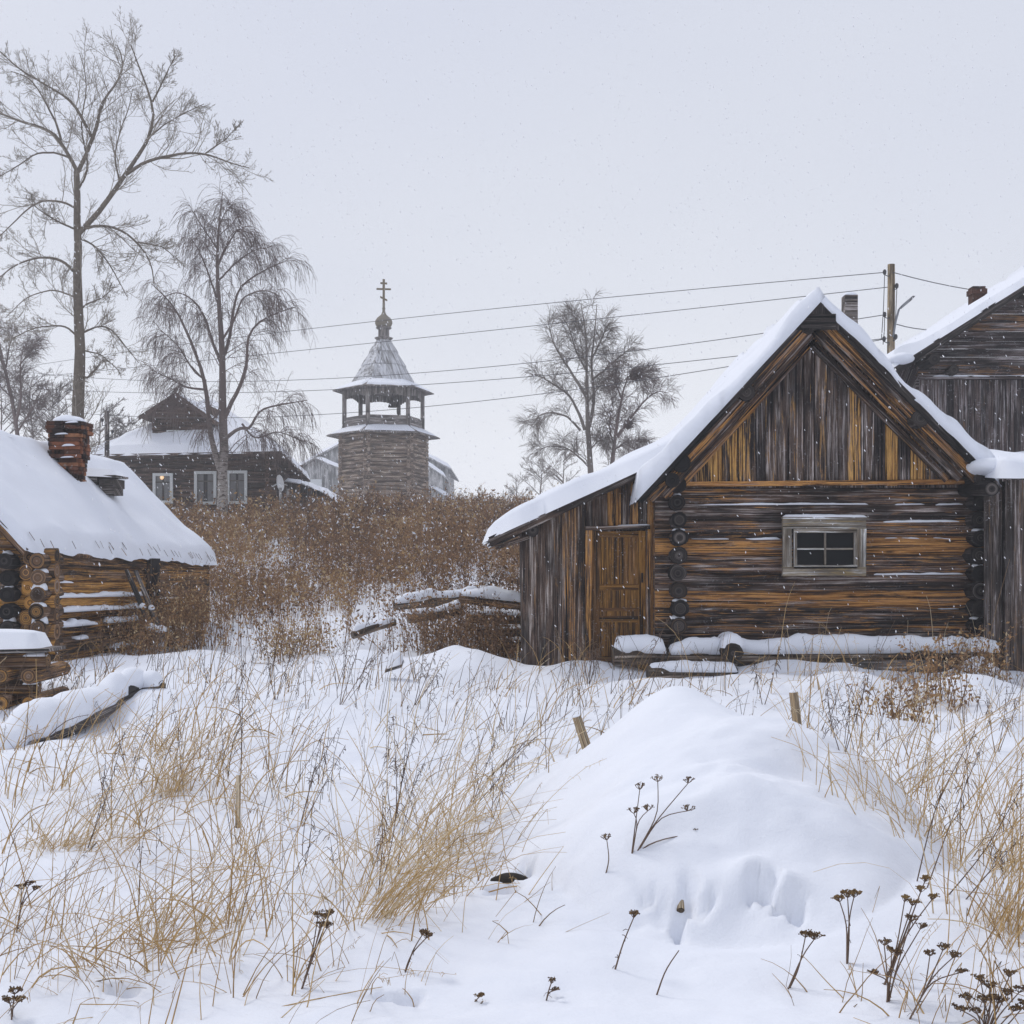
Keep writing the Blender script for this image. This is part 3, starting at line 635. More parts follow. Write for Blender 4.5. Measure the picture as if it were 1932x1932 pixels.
lying_log('log','stubby round log end poking out over the long timber, capped with snow',(X(1382,16.5),16.45,Z(1232,16.5)),(X(1382,16.9),17.4,Z(1226,16.9)),.135,11,.13,'char',sw=2.1,warm=.5)
for k,(px,py,r,lab) in enumerate(((1846,1228,.13,'round snow lump on a post stub under the right cabin corner'),)):
    p=at(px,py,16.6); t=thing('stump',lab,'stump',(p.x,p.y,Hs(p.x,p.y)))
    mb=MB(); mb.log((p.x,p.y,Hs(p.x,p.y)-.1),p,.10,seg=12,n=4,warm=.45); mb.build('trunk',M['cabin_log'],t); snow_lump('snow_cap',p,.16,.15,.17,t,M['snow'],seed=4)
# ------------------------------------------------------------------ low log bathhouse on the left
def hut():
    c1=Vector((X(80,17.8),17.8,0)); c2=Vector((X(396,25.),25.0,0)); dv=(c2-c1).normalized(); nv=Vector((dv.y,-dv.x,0))   # nv points out, to the right
    t=thing('log_bathhouse','low sagging log bathhouse on the left with deep snow roof and crumbling brick chimney','bathhouse',c1)
    e0=Vector((X(50,17.25),17.25,Z(1034,17.25))); e1=Vector((X(406,25.2),25.2,Z(1061,25.2)))
    r0=Vector((e0.x-1.83,e0.y-.05,e0.z+1.93)); r1=Vector((e1.x-1.83,e1.y-.05,e1.z+1.93))
    def wtop(s): return e0.z+(e1.z-e0.z)*s-.02
    # long wall: front room, then the lower back room beyond the corner post
    n=8; mb=MB(); wm=[.50,.58,.80,.98,.62,.52,.48,.60]; z0=Hs(c1.x+.2,c1.y)-.1
    mid=c1.lerp(c2,.56)
    for k in range(n):
        za=z0+(wtop(0)-z0)*(k+.5)/n; zb=z0+.02+(wtop(.56)-z0-.02)*(k+.5)/n; r=(wtop(0)-z0)/n*.53
        kk=n-1-k; off=random.uniform(-.03,.04)+(.05 if kk==3 else 0)
        mb.log((c1.x-nv.x*(r-off),c1.y-.25,za),Vector((mid.x-nv.x*(r-off),mid.y,zb)),r*1.05,r*1.0,seg=20,n=24,warm=wm[kk],wob=.16,bend=.035,hew=.75)
    mb.build('log_wall',M['hut_log'],t)
    for k,(row,s0,s1,th) in enumerate(((3,.02,.50,.05),(4,.05,.50,.055),(5,.0,.22,.08),(5,.28,.46,.07),(6,.12,.18,.05),(7,.3,.5,.05),(2,.0,.1,.03))):
        kk=n-1-row; p=[]
        for s in (s0,s1):
            q=c1.lerp(c2,s); z=z0+(wtop(s)-z0)*(kk+1)/n; p.append((q.x+.06*nv.x,q.y,z-.035))
        snow_strip('snow_ledge',p[0],p[1],.16,th,t,M['snow'],seed=k+3,gaps=.5)
    mb=MB(); m=7
    for k in range(m):
        zb=.35; za=zb+(wtop(.56)-zb)*(k+.5)/m; zc=zb+(wtop(1)-zb)*(k+.5)/m
        mb.log(Vector((mid.x-.12,mid.y+.1,za)),Vector((c2.x-.12,c2.y+.1,zc)),.12,seg=16,n=14,warm=random.uniform(.35,.6),wob=.16,bend=.05,hew=.7)
    mb.build('back_room_wall',M['hut_log'],t)
    mb=MB(); mb.log(mid+Vector((.05,0,-.2)),mid+Vector((.05,0,wtop(.56)+.0)),.13,seg=12,n=8,warm=.35,wob=.1); mb.build('corner_post',M['char'],t)
    # front gable, facing the camera, with crossing log ends at the near corner
    mb=MB()
    for k in range(16):
        z=z0+.22*(k+.5); wl=3.4 if z<wtop(0) else 3.4-(z-wtop(0))*1.85
        if wl<.3: break
        xr=c1.x+.22 if z<wtop(0) else c1.x-.05-(z-wtop(0))*.95
        mb.log((xr-wl,c1.y-.02,z),(xr,c1.y-.02,z),.118,seg=12,n=10,warm=random.choice([.4,.5,.62,.8]),wob=.1,capwarm=.5)
    mb.build('gable_wall',M['hut_log'],t)
    for px in (14,72):
        for k in range(7):
            z=z0+.24*(k+.55); x=X(px,17.5); y=17.5-random.uniform(.0,.18)
            mb=MB(); mb.log((x,y,z),(x,18.2,z),.115,seg=14,n=4,warm=.42,wob=.1); e=mb.build('corner_log',M['char' if px<40 else 'hut_log'],t)
            if k%2==0 or px>40: snow_strip('snow_cap',(x-.001,y,z+.085),(x+.001,y+.2,z+.085),.17,.05+.05*random.random(),e,M['snow'],seed=k+px)
    # roof
    rl=MB(); nn=(e1-e0).cross(r0-e0).normalized(); nn=nn if nn.z>0 else -nn; m=22
    for k in range(m):
        s=(k+.5)/m; a=e0.lerp(e1,s); b=r0.lerp(r1,s); ex=(a-b).normalized()*random.uniform(-.05,.07)
        rl.board(a+ex-nn*.04,b-nn*.04,(e1-e0)/m*.94,nn*.05,.4)
    l0,l1=Vector((r0.x-1.8,r0.y,e0.z)),Vector((r1.x-1.8,r1.y,e1.z)); nm=(l1-l0).cross(r0-l0).normalized(); nm=nm if nm.z>0 else -nm
    for k in range(m):
        s=(k+.5)/m; rl.board(l0.lerp(l1,s)-nm*.04,r0.lerp(r1,s)-nm*.04,(l1-l0)/m*.94,nm*.05,.4)
    rf=rl.build('roof',M['hut_log'],t)
    snow_slab('roof_snow',e0,e1,r1+Vector((-.05,0,0)),r0+Vector((-.05,0,0)),.20,rf,M['snow'],seed=21,edge=.15,over=.05,wav=.05,lump=.32,res=.08,droop=.03)
    snow_slab('roof_snow',l1,l0,r0+Vector((.05,0,0)),r1+Vector((.05,0,0)),.20,rf,M['snow'],seed=22,edge=.15,over=.05,wav=.04,lump=.2,res=.2)
    mb=MB()
    for i in range(34):
        s=random.random()**.8; a=e0.lerp(e1,s)+(r0-e0).normalized()*random.uniform(.0,.22)+nn*.14; 
        mb.board(a,a+(e0-r0).normalized()*.13+nn*-.03+dv*random.uniform(-.04,.04),(0,random.uniform(.008,.02),0),(0,0,.008),.4)
    mb.build('reed_stubble',M['hut_log'],rf)
    mb=MB(); mb.board(e0+Vector((-.02,0,-.06)),r0+Vector((0,0,-.06)),nn*.12,(0,.04,0),.5); mb.build('bargeboard',M['hut_log'],t)
    def onroof(px,py):
        d=at(px,py,1)-Vector((0,0,ZC)); k=(e0+nn*.12-Vector((0,0,ZC))).dot(nn)/d.dot(nn); return Vector((0,0,ZC))+d*k
    # crumbling brick chimney
    b=onroof(138,893); mb=MB(); y=b.y; x=b.x-.04; zt=Z(797,y); zc=b.z-.5; row=0
    while zc<zt-.03:
        g=(zc-b.z)/(zt-b.z); wd=.27 if g>.30 else .19; sh=0 if g>.3 else .05; cxx=x-.02+sh*.6
        if g>.78: wd=.30
        for side in range(4):
            nb=2
            for q in range(nb):
                u=(q+.5)/nb*2-1; ln=wd*2/nb-.012; j=random.uniform(-.014,.014)
                if random.random()<.13 and g<.85: continue
                if side%2==0: mb.box((cxx+u*wd*.98,y+(wd*.8 if side else -wd*.8)+j,zc),(ln*(1 if row%2 else .93),.12,.062),random.random(),random.uniform(-.09,.09))
                else: mb.box((cxx+(wd if side==1 else -wd)*.86+j,y+u*wd*.7,zc),(.12,ln*.9,.062),random.random(),random.uniform(-.09,.09))
        row+=1; zc+=.071
    mb.box((x,y,(zt+b.z)/2-.1),(.30,.30,zt-b.z),.2)
    ch=mb.build('chimney',M['brick'],t)
    snow_lump('snow_cap',(x,y,zt-.02),.29,.26,.13,ch,M['snow'],seed=8)
    for q in range(4): p=(x+random.uniform(-.2,.1),y-.30,b.z+.25+.2*q); snow_strip('snow_ledge',p,(p[0]+.22,p[1],p[2]+.01),.07,.03,ch,M['snow'],seed=q)
    # board box beside the chimney
    b2=onroof(192,918); mb=MB()
    mb.box((b2.x-.16,b2.y-.02,b2.z+.10),(.24,.42,.30),.5,.1); mb.box((b2.x+.17,b2.y+.05,b2.z+.05),(.26,.5,.16),.4,-.1); mb.box((b2.x+.10,b2.y+.0,b2.z+.17),(.55,.56,.035),.35,-.1); mb.box((b2.x+.17,b2.y+.0,b2.z-.10),(.28,.4,.12),.3,-.1)
    bx=mb.build('roof_hatch_box',M['gray'],t); snow_slab('snow_cap',(b2.x-.26,b2.y-.26,b2.z+.22),(b2.x+.36,b2.y-.30,b2.z+.19),(b2.x+.36,b2.y+.28,b2.z+.19),(b2.x-.26,b2.y+.28,b2.z+.25),.12,bx,M['snow'],seed=5,edge=.1,over=.0,wav=.02)
hut()
# two rails leaning on the bathhouse wall
for k,(a,b,lab) in enumerate((((239,1076),(290,1196),'thin grey rail leaning on the bathhouse wall, nearer the chimney side'),((256,1078),(306,1200),'thin snow-dusted rail leaning on the bathhouse wall, nearer the weeds'))):
    d0,d1=20.6,19.9; p=at(*a,d0); q=at(*b,d1); t=thing('leaning_rail',lab,'rail',q,'rails leaning on the bathhouse')
    mb=MB(); mb.log(p,q,.035,.05,seg=8,warm=.45,wob=.1); mb.build('rail',M['gray'],t)
    snow_lump('snow_cap',p.lerp(q,.62)+Vector((0,-.02,.03)),.06,.06,.07,t,M['snow'],seed=k)
    snow_lump('snow_cap',p.lerp(q,.95)+Vector((0,-.02,.02)),.10,.08,.10,t,M['snow'],seed=k+4)
# log crib at the left edge
def crib():
    d=13.2; g=Hs(X(40,d),d); t=thing('log_crib','crib of stacked log ends under a snowy board at the left edge','log crib',(X(30,d),d,g))
    z=[Z(y,d) for y in (1247,1274,1300,1325)]
    for k,zz in enumerate(z):
        mb=MB(); r=.088
        if k%2==0: mb.log((X(-60,d),d+.1,zz),(X(84-9*k,d),d+.1,zz),r,seg=14,n=6,warm=.45,wob=.1)
        else:
            for px in (10,62): mb.log((X(px,d),d-.12,zz),(X(px,d),d+.9,zz),r*.95,seg=14,n=5,warm=.5,wob=.1)
        o=mb.build('crib_log',M['hut_log'],t)
        if k%2==0: snow_strip('snow_cap',(X(40,d),d+.08,zz+.06),(X(86-9*k,d),d+.08,zz+.06),.15,.05,o,M['snow'],seed=k)
    mb=MB(); mb.board((X(-60,d),d+.15,Z(1229,d)),(X(102,d),d+.1,Z(1225,d)),(0,.5,0),(0,0,.035),.35); b=mb.build('board',M['gray'],t)
    snow_slab('snow_cap',(X(-60,d),d-.1,Z(1228,d)+.02),(X(80,d),d-.12,Z(1225,d)+.02),(X(80,d),d+.36,Z(1225,d)+.02),(X(-60,d),d+.36,Z(1228,d)+.02),.17,b,M['snow'],seed=2,edge=.13,over=.0,wav=.02,lump=.2)
crib()
# the log under snow on the left, one end raised
p0=at(-60,1450,9.6); p1=at(262,1298,12.4); p1.z+=.0
lying_log('fallen_log','thick fallen log under deep snow, its raised end on a heap, left foreground',p0,p1,.12,31,.17,'gray',sw=2.9,warm=.25,gaps=.3)
lying_log('fallen_log','short bent log piece under snow at the raised end of the thick one',p1+Vector((-.35,-.02,-.05)),at(306,1290,12.3)+Vector((0,0,-.06)),.10,33,.12,'gray',sw=2.1,warm=.3)
# added lump that darkens the left snow cavity, and a brown branch end
px,py,r=962,1672,.055; p=hit(px,py); snow_blob('cavity_dark_lump',(p.x,p.y+r*.9,p.z-.1*r),r*1.5,r*.9,r*.6,None,M['soil'],seed=4,loc=tuple(p),label='dark lump added to darken the snow cavity at the left foot of the heap',cat='stone')
p=hit(1281,1742); t=thing('buried_branch','broken brown branch end in a hollow at the front of the heap','branch',tuple(p)); mb=MB(); mb.log(p+Vector((.005,-.01,-.02)),p+Vector((.02,.16,.10)),.016,.013,seg=10,n=4,warm=.3,wob=.15); mb.build('branch',M['stake'],t); snow_strip('snow_cap',p+Vector((.006,.02,.02)),p+Vector((.02,.17,.11)),.05,.03,t,M['snow'],seed=3)
# stakes in the foreground
for (a,b,d,r,lab) in (((1088,1352),(1107,1410),9.2,.036,'short grey stake leaning left behind the snowy heap'),((1497,1306),(1512,1442),8.6,.032,'taller round stake standing right of the snowy heap'),((450,1462),(449,1524),6.2,.012,'thin cut stick standing amid the tan grass with a dark withered leaf')):
    q=at(*b,d); g=Hs(q.x,q.y); p=at(*a,d); q=q+(q-p)*.6; t=thing('stake',lab,'stake',(q.x,q.y,g)); mb=MB(); mb.log(p,q,r,r*1.12,seg=12,n=8,warm=.5,wob=.12); mb.build('post',M['stake'],t)
    snow_lump('snow_cap',p+Vector((0,0,-.005)),r*.9,r*.9,.02,t,M['snow'],seed=3)
# heap of logs left of the lean-to
spots=[((742,1138),(905,1120),20.6,20.9,.10,.14,'upper left log with thick snow in the log heap beside the lean-to'),((870,1122),(992,1136),20.8,20.4,.12,.16,'upper right log with thick snow reaching behind the lean-to'),
 ((770,1162),(870,1146),20.2,20.5,.10,.10,'tilted brown log end in the middle of the log heap'),((880,1160),(990,1162),20.2,20.2,.11,.07,'second log down in the heap by the lean-to, snow on top'),((900,1188),(992,1186),20.0,20.0,.11,.08,'third log down in the heap by the lean-to corner'),((915,1212),(990,1212),19.8,19.8,.11,.05,'lowest log of the heap by the lean-to corner'),
 ((665,1194),(745,1168),20.2,20.6,.075,.13,'small snowed-over log trailing left from the log heap')]
for k,(a,b,d0,d1,r,s,lab) in enumerate(spots): lying_log('heap_log',lab,at(a[0],a[1]+5,d0),at(b[0],b[1]+5,d1),r*.85,40+k,s*.9,'hut_log' if k%2 else 'old',sw=2.1,group='logs heaped beside the lean-to',gaps=.55,warm=.5)
p=at(985,1276,14); 
for (a,b,lab) in (((968,1258),(1006,1252),'tilted board end under a square of snow left of the lean-to'),):
    d=15.2; t=thing('board',lab,'board',at(*a,d)); mb=MB(); 
b0=hit(986,1280)
t=thing('plank','thin plank end sticking out of the snow before the log heap','plank',hit(745,1262)); a=at(728,1262,15.6); b=at(760,1252,15.6); mb=MB(); mb.board(a,b,(0,.25,.05),(0,0,.03),.5); mb.build('board',M['gray'],t); snow_slab('snow_cap',a+Vector((-.0,-.1,.02)),b+Vector((0,-.1,.02)),b+Vector((0,.2,.05)),a+Vector((0,.2,.05)),.13,t,M['snow'],seed=3,edge=.08,over=0,wav=.02)
for o in [o for o in bpy.data.objects if o.type=='EMPTY' and not o.children]: bpy.data.objects.remove(o)

# ------------------------------------------------------------------ gabled neighbour behind the cabin
def neighbour():
    D=24.0; t=thing('neighbour_house','big dark board house with snowy eaves rising behind the right of the cabin','house',(12.6,27,.4))
    ex,ez=X(1686,D-.7),Z(689,D-.7); sl=.63; rx=13.0; rz=ez+(rx-ex)*sl; D0=D-.7; D1=33.0
    zr=lambda x: ez+(x-ex)*sl if x<rx else rz-(x-rx)*sl
    mb=MB(); z=Z(690,D); k=0
    while z<rz-.2:
        h=random.uniform(.15,.19); xl=max(7.95,ex+(z+h-ez+.08)/sl); xr=2*rx-xl
        mb.board((xl,D+random.uniform(-.006,.006),z+h/2),(xr,D,z+h/2),(0,0,h-.008),(0,.03,0),random.choice([.3,.4,.45,.35,.62]),skew=0); z+=h
    mb.build('gable_boards',M['neigh'],t)
    mb=MB(); x=7.95
    while x<18.2:
        wd=random.uniform(.11,.16); mb.board((x+wd/2,D+random.uniform(-.006,.006),.2),(x+wd/2,D,Z(716,D)),(wd-.007,0,0),(0,.03,0),random.choice([.2,.3,.35,.45])); x+=wd
    mb.build('wall_boards',M['neigh'],t)
    mb=MB(); mb.board((7.9,D-.05,Z(702,D)),(18.2,D-.05,Z(702,D)),(0,0,.24),(0,.10,0),.62); mb.board((7.9,D-.08,Z(714,D)),(18.2,D-.08,Z(714,D)),(0,0,.06),(0,.16,0),.3); bl=mb.build('belt_board',M['neigh'],t)
    snow_strip('snow_ledge',(7.9,D-.12,Z(714,D)+.02),(18.2,D-.12,Z(714,D)+.02),.08,.025,bl,M['snow'],seed=2)
    mb=MB(); mb.box((7.95,28.3,2.9),(.1,8.5,5.2),.3); mb.box((18.1,28.3,2.9),(.1,8.5,5.2),.3); mb.box((13,32.6,2.9),(10,.1,5.2),.3); mb.build('side_wall',M['neigh'],t)
    rl=MB()
    for s in (1,-1):
        a=Vector((rx-(rx-ex)*s,D0,ez)); nn=Vector((-sl*s,0,1)).normalized()
        for k in range(10):
            y=D0+(D1-D0)*(k+.5)/10; rl.board((a.x,y,ez-.03),(rx,y,rz-.03),(0,(D1-D0)/10-.01,0),nn*.07,.4)
    rf=rl.build('roof',M['neigh'],t)
    snow_slab('roof_snow',(ex,D1,ez),(ex,D0,ez),(rx,D0,rz),(rx,D1,rz),.13,rf,M['snow'],seed=31,edge=.10,over=.09,wav=.06,lump=.35,bumps=[(1,0.02,.35,.16)])
    for (px,py,a,b,c) in ((1701,676,.26,.45,.13),): p=at(px,py,D0); snow_blob('roof_snow',(p.x,p.y+.2,p.z),a,b,c,rf,M['snow'],seed=px)
    snow_slab('roof_snow',(2*rx-ex,D0,ez),(2*rx-ex,D1,ez),(rx,D1,rz),(rx,D0,rz),.28,rf,M['snow'],seed=32,edge=.18,over=.06,wav=.05,res=.2)
    mb=MB(); mb.board((ex+.05,D0-.02,ez-.09),(rx,D0-.02,rz-.09),(-.08,0,.13),(0,.03,0),.35); mb.build('bargeboard',M['char'],t)
    mb=MB(); mb.log((8.0,D0-.05,Z(678,D0)),(8.0,D+.4,Z(678,D0)),.11,seg=10,n=3,warm=.3); mb.log((X(1788,D),D-.35,Z(703,D)),(X(1788,D),D+.3,Z(703,D)),.10,seg=10,n=3,warm=.3); mb.build('purlin',M['char'],t)
    mb=MB(); x,y=X(1843,29),29; mb.box((x,y,7.3),(.30,.30,1.5),.15); mb.box((x,y,Z(552,29)),(.36,.36,.12),.2); mb.build('chimney',M['brick'],t)
    for k,(px,py,s) in enumerate(((1780,725,.06),(1845,728,.05),(1900,755,.04))):
        pass
neighbour()

# ------------------------------------------------------------------ log house on the rise, left
def house():
    D=55.0; xl,xr=X(205,D),X(506,D); dep=12.0; g=3.2
    t=thing('log_house','brown log village house with three white windows and a gabled attic room','house',((xl+xr)/2,D+4,g))
    zt=Z(857,D); n=17; mb=MB(); h=(zt-g)/n
    for k in range(n): mb.log((xl,D+.12,g+h*(k+.5)),(xr+.35,D+.12,g+h*(k+.5)),h*.54,seg=10,n=14,warm=random.uniform(.3,.55),wob=.06)
    mb.build('log_wall',M['house'],t)
    mb=MB(); dx=-.079
    for k in range(n): mb.log((xr,D-.25,g+h*(k+1)),(xr+dx*dep,D+dep,g+h*(k+1)-.2),h*.53,seg=10,n=8,warm=random.uniform(.3,.5))
    mb.build('side_wall',M['house'],t)
    mb=MB(); mb.box(((xl+xr)/2-.5,D+dep,5),(xr-xl,.2,4),.3); mb.box((xl,D+dep/2,5),(.2,dep,4),.3); mb.build('rear_wall',M['house'],t)
    # hipped snowy roof
    o=.75; z0=zt+.05; A=Vector((xl-o,D-o,z0-.15)); B=Vector((xr+o,D-o,z0)); C=Vector((xr+o+dx*dep,D+dep+o,z0-.3)); E=Vector((xl-o+dx*dep,D+dep+o,z0-.3))
    xm=(xl+xr)/2; r0=Vector((xm,D+3.8,z0+2.75)); r1=Vector((xm+dx*8,D+8,z0+2.75))
    th=Vector((0,0,.10)); mb=MB()
    for q in ((A,B,r0),(B,C,r1,r0),(C,E,r1),(E,A,r0,r1)): mb.poly([p-th for p in q],.3); 
    for p,q in ((A,B),(B,C),(C,E),(E,A)): mb.poly([p-th,q-th,q+th*.2,p+th*.2],.3)
    mb.poly([A-th*1.01,E-th*1.01,C-th*1.01,B-th*1.01],.3); rf=mb.build('roof',M['house'],t)
    S=Vector((0,0,.28)); V=[];Q=[]
    def tri(a,b,c,d,s): 
        return snow_slab('roof_snow',a,b,c,d,.25,rf,M['snow'],seed=s,edge=.3,over=.02,wav=.06,res=.35,lump=.3)
    tri(A,B,r0+Vector((.02,0,0)),r0,51); tri(B,C,r1,r0,52); tri(E,A,r0,r1,53)
    # attic room
    d=D-.2+.9; xa,xb=X(288,d),X(394,d); za=Z(838,d); zb=Z(776,d); px_=X(323,d); pz=Z(742,d)
    lx,lz=X(262,d-.4),Z(786,d-.4); qx,qz=X(411,d-.4),Z(798,d-.4)
    px_=(lx+qx)/2-.15; pz=Z(742,d-.4)
    mb=MB(); k=0; z=za-.35
    while z<pz-.05:
        hh=.19; 
        if z<zb-.2: u,v=xa,xb
        else: u=max(xa,px_-(pz-z)*(px_-lx)/(pz-lz)*.98+.12); v=min(xb,px_+(pz-z)*(qx-px_)/(pz-qz)*.98-.12)
        if v-u>.1: mb.log((u,d+.05,z+hh/2),(v,d+.05,z+hh/2),hh*.54,seg=8,n=8,warm=random.uniform(.3,.55))
        z+=hh
    for xx in (xa,xb): mb.box((xx,d+2.2,(za+zb)/2),(.16,4,zb-za+.5),.35)
    mb.build('attic_wall',M['house'],t)
    mb=MB(); 
    for (ax,az) in ((lx,lz),(qx,qz)):
        for k in range(5): mb.board((ax,d-.4+1.0*k+.5,az),(px_,d-.4+1.0*k+.5,pz),(0,.98,0),(0,0,.09),.35)
        mb.board((ax,d-.45,az-.08),(px_,d-.45,pz-.08),(0,0,.2),(0,.05,0),.45)
    ar=mb.build('attic_roof',M['house'],t)
    snow_slab('roof_snow',(lx,d+4.6,lz+.05),(lx,d-.4,lz+.05),(px_,d-.4,pz+.05),(px_,d+4.6,pz+.05),.05,ar,M['snow'],seed=61,edge=.1,over=-.05,res=.25)
    snow_slab('roof_snow',(qx,d-.3,qz+.05),(qx,d+4.6,qz+.05),(px_,d+4.6,pz+.05),(px_,d-.3,pz+.05),.09,ar,M['snow'],seed=62,edge=.1,over=-.05,res=.25)
    def window(x0,x1,y0,y1,dd,lit=False,fw=.13,name='window'):
        a,b,c,e=X(x0,dd),X(x1,dd),Z(y0,dd),Z(y1,dd); mb=MB()
        for zz in (c-fw/2,e+fw/2): mb.board((a,dd-.06,zz),(b,dd-.06,zz),(0,0,fw),(0,.08,0),.3)
        for xx in (a+fw/2,b-fw/2): mb.board((xx,dd-.06,e+fw),(xx,dd-.06,c-fw),(fw,0,0),(0,.078,0),.3)
        wn=mb.build(name,M['paint'],t)
        mb=MB(); xm2=(a+b)/2; zt2=c-(c-e)*.3
        mb.board((xm2,dd-.03,e+fw),(xm2,dd-.03,zt2-.03),(.05,0,0),(0,.04,0),.3); mb.board((a+fw,dd-.03,zt2),(b-fw,dd-.03,zt2),(0,0,.05),(0,.04,0),.3); mb.build('glazing_bar',M['gray'],wn)
        mb=MB(); mb.poly([(a+.05,dd-.015,e+.05),(b-.05,dd-.015,e+.05),(b-.05,dd-.015,c-.05),(a+.05,dd-.015,c-.05)]); mb.build('glass',M['housglass'],wn)
        mb=MB()
        for s in (0,1):
            u0=a+fw+.02 if s==0 else b-fw-.02; u1=u0+(.26 if s==0 else -.26)
            mb.loft([[Vector((u0+(u1-u0)*q/6,dd-.022+.004*(q%2),zz)) for q in range(7)] for zz in (e+.12,c-.14)],closed=False)
        mb.build('curtain',M['curtain'],wn)
        if lit:
            mb=MB(); mb.lathe((X(306,dd),dd-.04,Z(900,dd)),[(.015,.14),(.05,.05),(.10,-.02),(.06,-.09),(.01,-.12)],10); mb.build('lamp_bulb',M['bulb'],wn)
    window(289,327,893,950,D,True); window(367,409,889,952,D); window(428,467,888,951,D); window(315,338,812,838,d+0,fw=.05)
    # dish on the corner
    c=Vector((X(526,D-.4),D-.5,Z(912,D-.4))); mb=MB(); ax=Vector((.96,-.25,.12)).normalized(); e1=ax.cross(Vector((0,0,1))).normalized(); e2=e1.cross(ax)
    mb.loft([[c+ax*(.14*(r/.44)**2)+(e1*math.cos(a)+e2*math.sin(a))*r for a in [2*math.pi*k/20 for k in range(20)]] for r in (.01,.13,.25,.37)],smooth=True)
    mb.loft([[c-ax*.02+ax*(.14*(r/.44)**2)+(e1*math.cos(a)+e2*math.sin(a))*r for a in [2*math.pi*k/20 for k in range(20)]] for r in (.37,.25,.13,.01)],smooth=True)
    mb.tube([c+ax*.02,c+ax*.42+e2*-.15],.015); mb.tube([c-ax*.02,c-ax*.3+Vector((0,.1,-.1))],.03); mb.build('satellite_dish',M['dish'],t)
    # dark lean-to shed continuing on the right
    yd=58; s0,s1=X(540,yd),X(648,yd); mb=MB(); x=s0
    pts=[(540,908),(572,913),(606,926),(632,942),(652,962)]
    def ztop(px): 
        return Z(float(np.interp(px,[p[0] for p in pts],[p[1] for p in pts])),yd)
    while x<s1:
        px=CX+x/yd*F; mb.board((x+.1,yd,g),(x+.1,yd,ztop(px)-.05),(.19,0,0),(0,.04,0),random.uniform(.2,.45)); x+=.2
    mb.build('shed_boards',M['gray'],t)
    for a,b in zip(pts[:-1],pts[1:]):
        P=[Vector((X(q[0],yd),yd+dy,Z(q[1],yd))) for q,dy in ((a,-.4),(b,-.4),(b,3.5),(a,3.5))]
        mb=MB(); mb.loft([[p-Vector((0,0,.06)) for p in P],[p for p in P]],cap0=True,cap1=True); sr=mb.build('shed_roof',M['gray'],t)
        snow_slab('roof_snow',P[0]+Vector((0,0,.01)),P[1]+Vector((0,0,.01)),P[2],P[3],.17,sr,M['snow'],seed=70,edge=.12,over=.05,res=.2)
house()
for k,(a,b,lab) in enumerate((((529,920),(531,972),'pale plank leaning by the log house corner, left one'),((544,922),(539,970),'pale plank leaning by the log house corner, right one'))):
    d=53; q=at(*b,d); t=thing('plank',lab,'plank',q,'planks at the log house corner'); mb=MB(); mb.board(at(*a,d),q+Vector((0,0,-.3)),(.12,0,0),(0,.04,0),.3); mb.build('board',M['church'],t)

